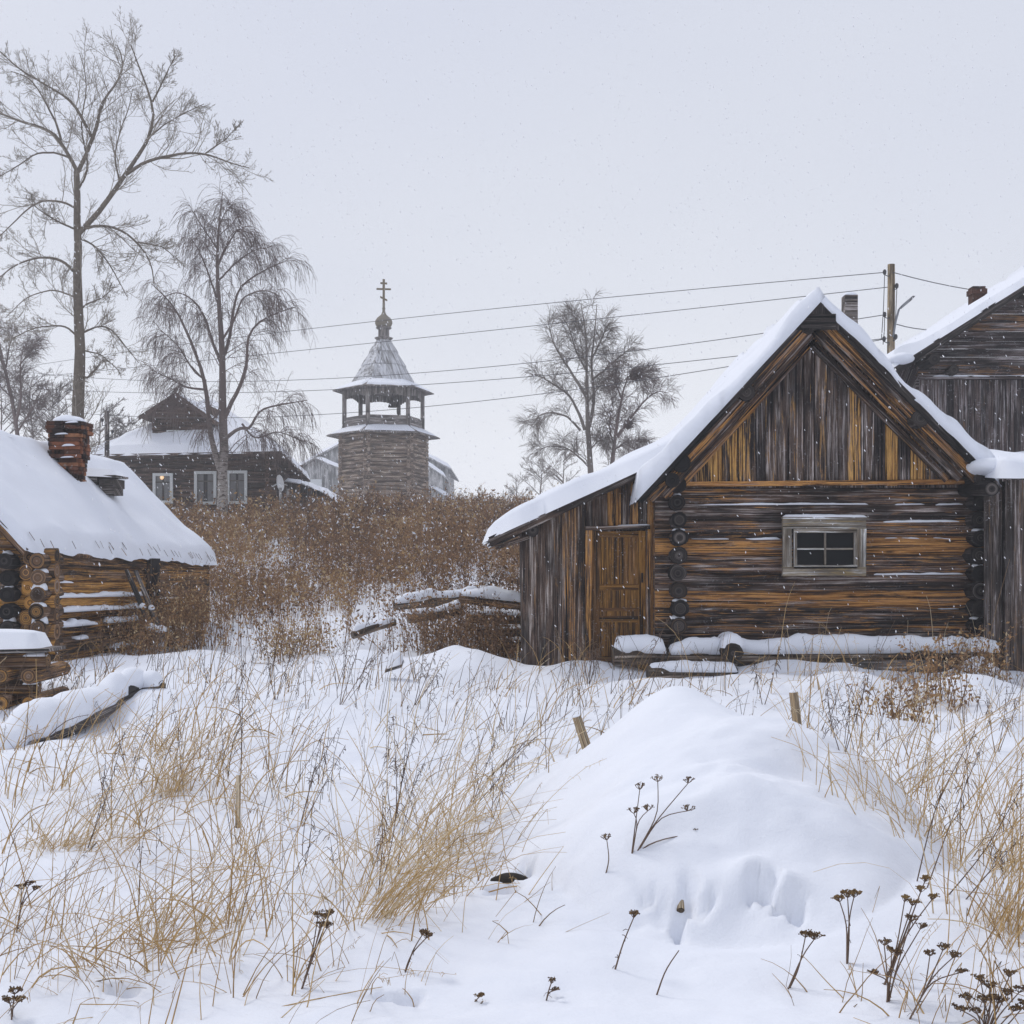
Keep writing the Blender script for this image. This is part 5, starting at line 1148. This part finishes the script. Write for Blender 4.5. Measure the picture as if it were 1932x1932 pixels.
for k,(px,b,tp,d,m,lab,wd) in enumerate(((978,985,896,92,pt,'pale misty bare tree left of the right birches',.35),(1020,960,868,80,pt,'low misty bare tree at the foot of the taller right birch',.5),(1062,940,852,78,pt,'dense misty bare bush tree under the taller right birch',.5),(1195,920,822,76,pt,'misty bare tree behind the smaller right birch',.4),(904,985,924,84,st,'tiny conifer-like bare tree above the well roof',.22),(838,985,884,108,pt,'faint bare tree right of the church wing',.3),(858,990,930,88,pt,'small bare sapling beside the church wing',.35),(950,990,932,66,st,'scrubby bare bush at the end of the lean-to eave',.4),(930,990,942,60,st,'low scrubby bush between the well roof and the lean-to eave',.45))):
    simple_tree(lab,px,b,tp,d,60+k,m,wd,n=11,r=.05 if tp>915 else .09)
# ------------------------------------------------------------------ weeds and grasses
def stems(bx,by,h,lean,az,r,K=6,bend=.25,kink=.15,sink=.06):
    """batch of upright stems: K points each"""
    m=len(bx); bz=H(bx,by)-sink; d=np.stack([np.sin(lean)*np.cos(az),np.sin(lean)*np.sin(az),np.cos(lean)],1)
    P=np.zeros((m,K,3)); P[:,0]=np.stack([bx,by,bz],1); st=((h+sink)/(K-1))[:,None]
    kk=RNG.random(m)<kink; ki=RNG.integers(2,K,m)
    for k in range(1,K):
        d=d+RNG.normal(size=(m,3))*.06; hz=np.stack([np.cos(az),np.sin(az),-.35*np.ones(m)],1)
        d=d+hz*(bend*k/K*.6)[:,None] if isinstance(bend,np.ndarray) else d+hz*bend*k/K*.6
        s=kk&(ki==k); 
        if s.any(): 
            e=RNG.normal(size=(s.sum(),3)); e[:,2]-=.9; d[s]=e
        d/=np.linalg.norm(d,axis=1,keepdims=True); P[:,k]=P[:,k-1]+d*st
    R=r[:,None]*np.linspace(1,.35,K)[None,:]
    return P,R
def fluff(P,n,tone,size,w,span=.35):
    """drooping seed spikelets along the upper stems"""
    m,K,_=P.shape; mm=m*n; pi=np.repeat(np.arange(m),n); t=RNG.uniform(1-span,1,mm); f=t*(K-1); i=np.minimum(f.astype(int),K-2); fr=(f-i)[:,None]
    b=P[pi,i]*(1-fr)+P[pi,i+1]*fr; d=RNG.normal(size=(mm,3)); d[:,2]-=.4; d/=np.linalg.norm(d,axis=1,keepdims=True)
    L=RNG.uniform(.5,1.2,mm)[:,None]*size*(1.15-t)[:,None]*2.2; Q=np.stack([b,b+d*L*.6+np.array([0,0,.1])*L,b+d*L+np.array([0,0,-.25])*L],1)
    return tubes(Q,np.stack([np.full(mm,w*.5),np.full(mm,w),np.full(mm,w*.8)],1),3,.6,np.repeat(tone,n))
NOGO=[(2.2,17.35,6.7,23.5),(.05,17.65,2.3,23),(6.6,16.9,9.8,24),(7.8,23.9,18.3,33)]
def allowed(x,y):
    ok=np.ones(len(x),bool)
    for a,b,c,d in NOGO: ok&=~((x>a)&(x<c)&(y>b)&(y<d))
    cx=np.interp(y,[17.8,25],[X(80,17.8),X(396,25)]); ok&=~((y>17.6)&(y<25.3)&(x<cx+.15)&(x>cx-4))
    return ok
# the brown thicket on the slope
def thicket(n=11000):
    d=RNG.random(n*3)**.85*53+20.2; px=RNG.uniform(300,1110,n*3); x=X(px,d); y=d
    side=RNG.random(n*3)<.12; x=np.where(side,RNG.uniform(-32,24,n*3),x)
    dens=np.clip((y-19.2)/5.5,0,1)**1.1*np.clip(.50+.75*vnoise(x/1.7,y/2.6,40)+.5*vnoise(x/.6,y/.8,41),.04,1)*1.2+.01
    dens*=np.where((y<29)&(np.abs(px-640)<90),.65,1)
    keep=(RNG.random(n*3)<dens)&allowed(x,y); x,y=x[keep][:n],y[keep][:n]; m=len(x); print('thicket',m)
    h=RNG.uniform(.5,1.25,m)*(1+.3*vnoise(x/2.0,y/2.5,44))*np.where(RNG.random(m)<.13,1.45,1); pt=np.clip(RNG.normal(.52,.22,m)+.35*vnoise(x/1.6,y/2.2,46),0,1)
    P,R=stems(x,y,h,RNG.normal(0,.16,m),RNG.random(m)*6.28,RNG.uniform(.005,.009,m)*np.clip(y/32,.8,1.8),6,.12,.08)
    parts=[tubes(P,R,3,1,pt*.7)]
    # side twigs and curled leaves
    n2=4; pi=np.repeat(np.arange(m),n2); t=RNG.uniform(.35,1,m*n2); f=t*5; i=np.minimum(f.astype(int),4); b=P[pi,i]; a=RNG.normal(size=(m*n2,3)); a[:,2]=np.abs(a[:,2])+.4; a/=np.linalg.norm(a,axis=1,keepdims=True)
    L=RNG.uniform(.08,.28,m*n2)[:,None]; parts.append(tubes(np.stack([b,b+a*L*.5,b+a*L+np.array([0,0,.06])*L],1),np.outer(np.clip(y[pi]/32,.8,1.8),[.005,.004,.003]),3,1,pt[pi]*.75))
    n3=17; pi=np.repeat(np.arange(m),n3); t=1-RNG.random(m*n3)**1.3*.82; f=t*5; i=np.minimum(f.astype(int),4); fr=(f-i)[:,None]; c=P[pi,i]*(1-fr)+P[pi,i+1]*fr+RNG.normal(size=(m*n3,3))*np.array([.07,.07,.05])
    u=RNG.normal(size=(m*n3,3)); u[:,2]-=.6; u/=np.linalg.norm(u,axis=1,keepdims=True); w_=np.cross(u,RNG.normal(size=(m*n3,3))); w_/=np.linalg.norm(w_,axis=1,keepdims=True)
    s=RNG.uniform(.018,.065,m*n3)[:,None]*np.clip(y[pi]/34,.85,1.5)[:,None]; parts.append(quads(c,u*s,w_*s*.45,np.where(RNG.random(m*n3)<.06,1,np.clip(pt[pi]+RNG.normal(0,.16,m*n3),0,.94))))
    V,Q,T=merge(parts); arr_mesh('weed_thicket',V,Q,M['weed'],None,(0,0,0),T,smooth=False,kind='stuff')
thicket()
# climbing, leafy tangle against the bathhouse and the log heap: shrubs one can point at
def shrub(label,px,py,d,wx,h,n,seed,tone=.5,name='dry_shrub'):
    rng=np.random.default_rng(seed); c=at(px,py,d); x=c.x+rng.normal(0,wx*.45,n); y=d+rng.normal(0,.35,n); g=Hs(c.x,d)
    P,R=stems(x,y,rng.uniform(.5,1,n)*h,rng.normal(0,.3,n),rng.random(n)*6.28,rng.uniform(.004,.008,n),7,.25,.15)
    t0=thing(name,label,'shrub',(c.x,d,g)); v,q,tn=tubes(P,R,3,1,np.full(n,.35)+rng.normal(0,.1,n)); arr_mesh('stems',v,q,M['weed'],t0,tone=tn)
    m=n*22; pi=np.repeat(np.arange(n),22); f=rng.uniform(.15,1,m)*6; i=np.minimum(f.astype(int),5); cc=P[pi,i]+(P[pi,i+1]-P[pi,i])*(f-i)[:,None]+rng.normal(size=(m,3))*.05
    u=rng.normal(size=(m,3)); u[:,2]-=.7; u/=np.linalg.norm(u,axis=1,keepdims=True); w_=np.cross(u,rng.normal(size=(m,3))); w_/=np.linalg.norm(w_,axis=1,keepdims=True); s=rng.uniform(.012,.035,m)[:,None]
    v,q,tn=quads(cc,u*s,w_*s*.5,np.clip(rng.normal(tone,.2,m),0,.95)); arr_mesh('dry_leaves',v,q,M['weed'],t0,tone=tn,smooth=False)
shrub('tangle of brown leafy weeds climbing the far end of the bathhouse wall',335,1185,20.8,1.1,1.55,200,1,.72)
shrub('rusty leafy weeds before the bathhouse wall between the leaning rails and the corner',265,1200,19.2,.7,.95,60,2,.6)
shrub('brown weed tangle hanging over the middle of the log heap',845,1175,19.7,.95,1.15,170,3,.5)
shrub('grassy brown tussock against the log heap by the lean-to corner',935,1195,19.3,.6,.95,130,4,.4)
shrub('orange-brown leafy clump at the foot of the right cabin corner',1848,1290,15.6,.4,.85,45,5,.7)
shrub('rusty drooping weed clump right of the tall stake',1700,1350,11.5,.28,.5,26,6,.7)
shrub('rust-red seedy weeds before the right end of the long timber',1775,1340,13.2,.30,.75,28,7,.65)
shrub('straw clump under the slope, left of the middle snow',560,1210,19.0,.6,.75,80,8,.85)
# loose grass over the foreground: counted by nobody
def grass():
    C=[]   # centre x,y, radius, count, height, lean, azimuth, tone
    def clump(px,py,r,n,h,lean,az,tn): p=hit(px,py); C.append((p.x,p.y,r,n,h,lean,az,tn))
    R_=math.radians
    for a in ((110,1600,.30,120,.46,.5,R_(20),.8),(60,1500,.35,90,.5,.35,R_(30),.7),(230,1560,.40,120,.5,.45,R_(15),.72),(320,1480,.30,110,.5,.4,R_(20),.8),(300,1760,.30,150,.48,.45,R_(10),.68),(250,1840,.22,110,.40,.5,R_(160),.6),(380,1800,.28,110,.5,.45,R_(30),.66),
      (430,1640,.35,110,.6,.3,R_(170),.72),(530,1740,.18,60,.62,.12,R_(160),.62),(150,1770,.30,70,.45,.6,R_(20),.6),(40,1720,.30,70,.5,.6,R_(20),.6),(20,1850,.2,50,.5,.5,R_(30),.5),(480,1500,.5,110,.55,.4,R_(20),.7),(200,1420,.6,120,.5,.4,R_(40),.7),(380,1400,.6,110,.5,.35,R_(50),.65),
      (700,1690,.16,150,.62,.62,R_(8),.80),(745,1640,.20,130,.66,.55,R_(12),.82),(790,1600,.28,110,.6,.5,R_(12),.85),(870,1560,.35,80,.55,.55,R_(15),.9),(680,1740,.10,90,.5,.75,R_(5),.78),(840,1700,.25,70,.45,.5,R_(30),.66),(900,1640,.3,50,.45,.6,R_(10),.85),(760,1760,.25,40,.3,.5,R_(20),.6),
      (1650,1530,.28,90,.48,.3,R_(120),.75),(1720,1570,.3,90,.5,.25,R_(100),.75),(1800,1600,.35,110,.6,.45,R_(30),.7),(1880,1640,.3,170,.65,.5,R_(25),.72),(1900,1750,.25,170,.6,.45,R_(30),.66),(1840,1800,.15,40,.4,.5,R_(30),.6),(1930,1560,.4,110,.7,.5,R_(25),.7),(1780,1500,.4,70,.6,.5,R_(30),.6),(1920,1880,.15,60,.3,.5,R_(30),.55),
      (1010,1440,.5,40,.5,.6,R_(10),.9),(950,1400,.6,50,.5,.5,R_(20),.92),(780,1390,.7,50,.5,.4,R_(20),.9),(1170,1330,.5,60,.55,.5,R_(20),.6),(1450,1300,.8,50,.6,.5,R_(30),.55),(1640,1300,1.0,65,.55,.5,R_(60),.6),(1620,1400,.7,80,.5,.4,R_(90),.65),(1420,1260,1.1,50,.8,.4,R_(60),.75),(1700,1265,1.2,75,.85,.4,R_(70),.78),(500,1380,.8,45,.6,.35,R_(40),.6),(620,1300,1.0,50,.6,.3,R_(60),.45),
      (430,1290,.8,70,.55,.3,R_(60),.35),(850,1300,1.2,50,.55,.35,R_(60),.5),(120,1310,.9,80,.5,.3,R_(60),.45),(20,1400,.6,60,.5,.4,R_(40),.6),(1100,1270,.9,70,.5,.3,R_(80),.4),(560,1860,.12,35,.35,.4,R_(50),.45),(440,1880,.2,45,.3,.9,R_(60),.5),(760,1880,.10,20,.2,.8,R_(90),.6),(1000,1760,.2,22,.22,.9,R_(20),.45),(1060,1720,.1,10,.2,.6,R_(40),.4),(1500,1870,.2,16,.16,.7,R_(100),.4),(1620,1890,.2,22,.2,.8,R_(60),.45),(1720,1900,.2,60,.28,.6,R_(40),.5),(1830,1920,.2,50,.28,.6,R_(40),.45)): clump(*a)
    xs=[];ys=[];h=[];le=[];az=[];tn=[]
    for (x,y,r,n,hh,l,a,t) in C:
        n=int(n*.30); xs.append(x+RNG.normal(0,r*.55,n)); ys.append(y+RNG.normal(0,r*.5,n)); h.append(hh*RNG.uniform(.55,1.75,n)); le.append(np.abs(RNG.normal(l*.8,.22,n))); az.append(a+RNG.normal(0,.75,n)+np.where(RNG.random(n)<.15,3.1,0)); tn.append(np.clip(RNG.normal(t,.16,n),0,1))
    # a thin scatter everywhere in front of the buildings
    n=800; d=3.6+RNG.random(n)**1.2*14.5; px=RNG.uniform(-160,2100,n); x=X(px,d)
    k=(vnoise(x/1.5,d/1.5,50)+.35*vnoise(x/.5,d/.5,51)>-.05)&allowed(x,d)&~((((x-1.0)/1.0)**2+((d-6.2)/1.35)**2)<1.0)&~((d<5.2)&(x>-.4)&(x<1.3)); x,d=x[k],d[k]; n=len(x)
    xs.append(x);ys.append(d);h.append(RNG.uniform(.15,.62,n));le.append(np.abs(RNG.normal(.3,.25,n)));az.append(RNG.normal(.5,1.2,n));tn.append(np.clip(RNG.normal(.42,.22,n),0,1))
    xs,ys,h,le,az,tn=[np.concatenate(q) for q in (xs,ys,h,le,az,tn)]
    m=len(xs); print('grass',m); r=RNG.uniform(.0016,.0046,m)*np.clip(ys/6,.9,1.8)
    P,R=stems(xs,ys,h,le,az,r,7,RNG.uniform(.05,.75,m),.34); parts=[tubes(P,R,3,.55,tn)]
    # flat bent leaves
    s=RNG.random(m)<.35; P2,R2=stems(xs[s]+RNG.normal(0,.02,s.sum()),ys[s]+RNG.normal(0,.02,s.sum()),h[s]*RNG.uniform(.35,.8,s.sum()),le[s]+RNG.uniform(.0,.6,s.sum()),az[s]+RNG.normal(0,.8,s.sum()),RNG.uniform(.003,.006,s.sum())*np.clip(ys[s]/6,.9,1.6),7,RNG.uniform(.5,1.6,s.sum()),.12)
    parts.append(tubes(P2,R2,3,.22,np.clip(tn[s]-.05,0,1)))
    s=(RNG.random(m)<.36)&(h>.3); parts.append(fluff(P[s],12,np.clip(tn[s]+.12,0,1),.035,.0011))
    V,Q,T=merge(parts); arr_mesh('dry_grass',V,Q,M['grass'],None,(0,0,0),T,kind='stuff')
    # darker stems: a second kind, mixed in
    n=1350; d=5+RNG.random(n)**1.1*14; px=RNG.uniform(-100,2050,n); x=X(px,d); k=(vnoise(x/1.1,d/1.3,60)>-.1)&allowed(x,d)&~((((x-1.0)/1.05)**2+((d-6.3)/1.5)**2)<1.0); k&=(d>7)|(RNG.random(n)<.3); x,d=x[k],d[k]; n=len(x)
    P,R=stems(x,d,RNG.uniform(.25,.8,n),np.abs(RNG.normal(.22,.2,n)),RNG.normal(.4,1.1,n),RNG.uniform(.0018,.0036,n)*np.clip(d/9,.8,1.8),7,.15,.12)
    t=np.clip(RNG.normal(.45,.22,n),0,1); parts=[tubes(P,R,3,1,t)]; s=RNG.random(n)<.5; parts.append(fluff(P[s],9,t[s]*.6,.05,.0022,.45))
    V,Q,T=merge(parts); arr_mesh('dark_dry_stems',V,Q,M['stalk'],None,(0,0,0),T,kind='stuff')
grass()
# bundles of straw grass one can point at
def tuft(label,px,py,n,h,lean,az,r,tone,seed,sp=.5,run=(0,0)):
    rng=np.random.default_rng(seed); p=hit(px,py); n=int(n*.52); rr_=rng.random(n)**1.5; x=p.x+rng.normal(0,r,n)+rr_*run[0]; y=p.y+rng.normal(0,r,n)+rr_*run[1]
    P,R=stems(x,y,h*rng.uniform(.5,1.1,n),np.abs(rng.normal(lean,.18,n)),az+rng.normal(0,sp,n),rng.uniform(.0017,.0036,n)*max(1,p.y/7),7,rng.uniform(.1,.8,n),.25)
    v,q,t=tubes(P,R,3,.45,np.clip(rng.normal(tone,.15,n),0,1)); arr_mesh('grass_tuft',v,q,M['grass'],None,tuple(p),t,label=label,cat='grass tuft')
tuft('leaning sheaf of golden straw left of the snowy heap',672,1735,105,.68,.66,.25,.06,.76,1,.3,(.16,.22))
tuft('golden tuft with a bunched base at middle left, near the thin stick',322,1500,110,.34,.35,.6,.035,.8,2,1.2)
tuft('golden splayed tuft at the left edge, largest straw bunch there',105,1600,150,.30,.8,.2,.05,.78,3,1.6)
tuft('small straw bunch with drooping tips right of the splayed left one',205,1590,60,.2,.9,.3,.03,.62,4,.8)
tuft('tangled straw tuft at the bottom left with looping blades',300,1790,120,.40,.7,.4,.06,.66,5,1.6)
tuft('low crushed straw tuft at the very bottom left of the frame',235,1865,90,.22,.9,.8,.06,.58,6,2.0)
tuft('round straw nest in a snow hollow right of the leaning sheaf',850,1612,90,.12,1.0,.5,.035,.7,7,3)
tuft('amber tuft on the right slope behind the snowy heap',1725,1555,80,.22,.5,1.5,.04,.8,8,1.4)
tuft('straw tuft at the right edge above the yarrow thicket',1890,1760,110,.55,.45,.5,.05,.7,9,.6)
# tall dead stalks, singly placed
def stalk(label,base,tips,seed,rad=.0032,seeds=True,cat='stalk',tone=.35,name='dead_stalk'):
    rng=np.random.default_rng(seed); b=hit(*base); pl=[];t0=thing(name,label,cat,tuple(b)); parts=[]; 
    for tp in tips:
        e=at(*tp,b.y+rng.uniform(-.15,.1)); a=np.array(b)-np.array([0,0,.05]); e=np.array(e); mid=(a+e)/2+rng.normal(size=3)*.03*np.linalg.norm(e-a)
        c=resample([a,mid,e],9); pl.append(c)
    P=np.array(pl); k=max(1,b.y/7); R=np.linspace(rad*k,rad*k*.4,9)[None,:].repeat(len(pl),0); v,q,t=tubes(P,R,5,1,np.full(len(pl),tone)); arr_mesh('stem',v,q,M['stalk'],t0,tone=t)
    if seeds:
        global RNG; sv=RNG; RNG=rng
        for one in P: v,q,t=fluff(one[None],26,np.full(1,tone*.8),.055*k**.5,.0022*k,.55); arr_mesh('seed_pods',v,q,M['stalk'],t0,tone=t)
        RNG=sv
SK=[('dark tall stalk standing behind the thin cut stick',(452,1500),[(455,1195),(447,1290)]),('two dark forked stalks rising from a leaf knot right of the left grass',(562,1565),[(640,1372),(652,1405),(600,1420)]),
('tall dark stem with a curved foot in the middle straw',(712,1690),[(742,1350),(722,1500)]),('tallest branching umbel stem in the middle, behind the leaning sheaf',(742,1560),[(790,1350),(735,1370),(770,1330),(800,1440)]),
('grey leafless stem pair leaning right of the middle straw',(885,1520),[(950,1340),(1010,1390)]),('slim upright stem with hanging leaf left of the snowy heap',(925,1545),[(928,1430),(960,1430)]),
('long arching stem bowing over to the short stake',(905,1470),[(1045,1345),(1080,1340)]),('first long brown stalk leaning right at the right edge',(1725,1665),[(1840,1380)]),('second long brown stalk leaning right, thickly podded',(1740,1680),[(1855,1400)]),('third long brown stalk leaning far right with hanging pods',(1770,1690),[(1930,1480)]),('fourth long brown stalk lying lowest toward the right edge',(1800,1700),[(1945,1560)]),
('pale tall bent straw stalk against the right cabin corner',(1855,1262),[(1905,1055)]),('slender dark stalks by the yellow stick, far left',(160,1600),[(235,1380),(200,1420)]),('brown stalk rising from the left tuft to the fallen log',(190,1560),[(300,1310)]),
('dark stem cluster before the log heap, seeded tips',(640,1330),[(700,1150),(660,1180),(720,1220)]),('dark stem cluster left of the log heap',(520,1320),[(530,1170),(500,1180),(560,1210)]),('thin stem cluster before the middle snow bank',(780,1330),[(830,1200),(800,1190),(850,1230)]),('thin dark stems before the lean-to door',(1110,1290),[(1120,1170),(1095,1180),(1140,1190)]),
('brown seeded stems before the round log end',(1440,1330),[(1470,1220),(1420,1240)]),('dark thin stems before the cabin window wall',(1590,1420),[(1600,1290),(1640,1270),(1560,1300)]),('leafy rust stalks at the far right before the plank shed',(1880,1420),[(1900,1290),(1860,1300),(1925,1310)]),('dark stems standing before the bathhouse wall',(110,1340),[(130,1230),(85,1240),(160,1260)]),('snow-tipped stems before the plank door',(1200,1300),[(1265,1160),(1155,1170)])]
for k,(lab,b,tp) in enumerate(SK): stalk(lab,b,tp,100+k,.0030 if b[1]>1450 else .0026,seeds=k not in (11,6),tone=.75 if k==11 else .3+.1*(k%3))
# yarrow and umbels in the snow: stem, flower heads
def yarrow(label,base,heads,seed,kind='yarrow',bare=False,tone=.35,hs=1.0,d=None,name='yarrow'):
    rng=np.random.default_rng(seed); b=hit(*base); dd=d or b.y; t0=thing(name,label,'dead flower',tuple(b)); st=[];rs=[]; hv=[]
    root=np.array(b)-np.array([0,0,.04]); sc=dd/F   # metres per surveyed unit
    for hd in heads:
        via=[np.array(at(*q,dd+rng.uniform(-.02,.02))) for q in hd]
        p0=root if len(hd[0])==2 and (abs(hd[0][0]-base[0])>.1 or abs(hd[0][1]-base[1])>.1) else via.pop(0)
        c=resample([p0]+via,10); st.append(c); rs.append(np.linspace(1.9*sc,1.0*sc,10)*(.8 if kind=='umbel' else 1))
        if bare: continue
        hv.append([]); e=c[-1]; dirv=c[-1]-c[-2]; dirv/=np.linalg.norm(dirv); R=9.5*sc*hs*rng.uniform(.8,1.2); nb=12 if kind=='yarrow' else 10
        for q in range(nb):
            a=rng.random()*6.28; rr=R*math.sqrt(rng.random())*1.25; up=np.array([rr*math.cos(a),rr*math.sin(a)*.9,(4.5 if kind=='yarrow' else 7)*sc*hs+rng.normal()*1.2*sc+(0 if kind=='yarrow' else (1-(rr/R)**2)*3*sc)])+dirv*2*sc
            f=e+up; s0=e-dirv*(4 if kind=='yarrow' else 0)*sc; st.append(resample([s0,(s0+f)/2+np.array([up[0],up[1],0])*.22,f],10)); rs.append(np.full(10,.6*sc))
            for _ in range(7 if kind=='yarrow' else 4): hv[-1].append(np.append(f+rng.normal(size=3)*(2.5 if kind=='yarrow' else 1.8)*sc*hs*np.array([1,1,.45]),(1.9 if kind=='yarrow' else 1.25)*sc*hs*rng.uniform(.7,1.2)))
    v,q,t=tubes(np.array(st),np.array(rs),5,1,np.full(len(st),.5)); arr_mesh('stem',v,q,M['stalk'],t0,tone=t)
    # withered leaves along the main stem
    if kind=='yarrow' and not bare:
        c=st[0]; n=10; f=rng.uniform(.1,.8,n)*9; i=f.astype(int); bb=c[i]; u=rng.normal(size=(n,3)); u[:,2]-=.5; u/=np.linalg.norm(u,axis=1,keepdims=True); L=rng.uniform(5,13,n)[:,None]*sc
        v,q,t=tubes(np.stack([bb,bb+u*L*.5+np.array([0,0,.2])*L,bb+u*L],1),np.full((n,3),.9*sc),3,.5,np.full(n,.3)); arr_mesh('withered_leaves',v,q,M['stalk'],t0,tone=t)
    for hh in hv:
        hh=np.array(hh); v,q,t=octa(hh[:,:3],hh[:,3],tone=np.clip(rng.normal(tone+.18,.2,len(hh)),0,1)); arr_mesh('flower_head',v,q,M['seed'],t0,tone=t,smooth=False)
yarrow('single dark flat-headed yarrow leaning right before the snowy heap',(1155,1828),[[(1175,1780),(1197,1728)]],1)
yarrow('bare headless twig sticking from the front snow',(1232,1880),[[(1255,1830),(1281,1793)]],2,bare=True,name='twig')
yarrow('tiny drooping yarrow barely above the front snow',(1027,1886),[[(1034,1872),(1041,1852)],[(1034,1872),(1048,1868)]],3,hs=.6)
yarrow('yarrow lying flat on the front snow, head to the right',(868,1893),[[(890,1896),(905,1895)],[(890,1896),(905,1880)]],4,hs=.75,tone=.55)
yarrow('curved yarrow bending right, front right snow',(1478,1868),[[(1507,1830),(1520,1765)],[(1515,1800),(1538,1770)]],5)
yarrow('upright brown-topped yarrow standing alone right of the snow holes',(1598,1820),[[(1603,1750),(1599,1690)],[(1598,1740),(1583,1698)],[(1602,1728),(1612,1690)]],6,tone=.6)
yarrow('tall golden-topped yarrow at the right, highest head of its thicket',(1660,1860),[[(1700,1780),(1746,1660)],[(1705,1770),(1738,1680)],[(1690,1800),(1707,1698)],[(1690,1800),(1722,1705)],[(1710,1760),(1760,1695)]],7,tone=.75,hs=.85)
yarrow('many-headed dark yarrow crossing under the golden-topped one',(1705,1925),[[(1750,1860),(1780,1790)],[(1760,1840),(1800,1805)],[(1745,1870),(1755,1800)],[(1755,1850),(1812,1835)]],8,hs=.9)
yarrow('dark yarrow clump left of the golden-topped one, heads low',(1672,1890),[[(1680,1850),(1682,1795)],[(1680,1850),(1650,1838)],[(1680,1840),(1695,1800)],[(1676,1860),(1668,1780)],[(1690,1830),(1720,1735)],[(1690,1830),(1738,1750)]],9,hs=.85)
yarrow('dense dark yarrow at the bottom right corner, bushiest of all',(1850,1960),[[(1860,1900),(1850,1850)],[(1880,1900),(1905,1840)],[(1850,1920),(1825,1885)],[(1870,1910),(1885,1890)],[(1880,1920),(1925,1870)],[(1860,1930),(1840,1910)],[(1890,1930),(1915,1905)],[(1870,1900),(1868,1862)],[(1880,1910),(1900,1875)],[(1850,1925),(1812,1905)],[(1900,1935),(1935,1895)],[(1862,1915),(1872,1885)],[(1868,1920),(1856,1890)]],10,hs=1.0,d=3.85)
yarrow('yarrow bundle with grouped round heads, front left of centre',(562,1868),[[(590,1800),(612,1732)],[(588,1805),(600,1728)],[(592,1800),(622,1725)],[(590,1800),(618,1748)],[(590,1806),(604,1748)]],11,tone=.4,hs=.8)
yarrow('thin yarrow leaning right in front of the straw sheaf',(758,1835),[[(780,1790),(798,1762)],[(775,1800),(806,1768)]],12,hs=.8)
yarrow('dark yarrow head clump at the bottom left corner',(22,1925),[[(24,1900),(28,1872)],[(22,1905),(18,1890)],[(22,1905),(36,1888)]],13,hs=.95)
yarrow('dark spreading yarrow head at the left edge among the straw',(28,1760),[[(42,1700),(55,1668)],[(42,1700),(66,1678)],[(40,1705),(40,1675)]],14,hs=.7,tone=.2)
yarrow('branching caraway umbel with seven heads on the snowy heap',(1190,1612),[[(1220,1575),(1245,1540),(1298,1478)],[(1226,1565),(1243,1535),(1241,1475)],[(1245,1540),(1270,1534),(1297,1530)],[(1210,1598),(1260,1580),(1318,1573)],[(1198,1560),(1207,1490)],[(1204,1545),(1222,1530)],[(1204,1545),(1196,1535)]],15,kind='umbel',name='caraway')
yarrow('small single-headed caraway left of the branching one',(1138,1652),[[(1150,1622),(1145,1585)]],16,kind='umbel',name='caraway')
# snow falling through the scene
def snowfall(n=26000):
    d=(RNG.random(n)*(44**2.2-4.5**2.2)+4.5**2.2)**(1/2.2); x=RNG.uniform(-.62,.62,n)*d; z=ZC+RNG.uniform(-.36,.50,n)*d
    k=(z>H(x,d)+.1)&(z<24); x,d,z=x[k],d[k],z[k]; n=len(x); ax=np.stack([RNG.normal(.45,.25,n),RNG.normal(0,.3,n),np.full(n,-1.)],1); ax/=np.linalg.norm(ax,axis=1,keepdims=True)
    r=RNG.uniform(.0018,.0065,n)*np.clip(d/13,.55,1.9); v,q,_=octa(np.stack([x,d,z],1),r,ax*2.0)
    arr_mesh('falling_snow',v,q,M['flake'],None,(0,0,0),kind='stuff')
snowfall()
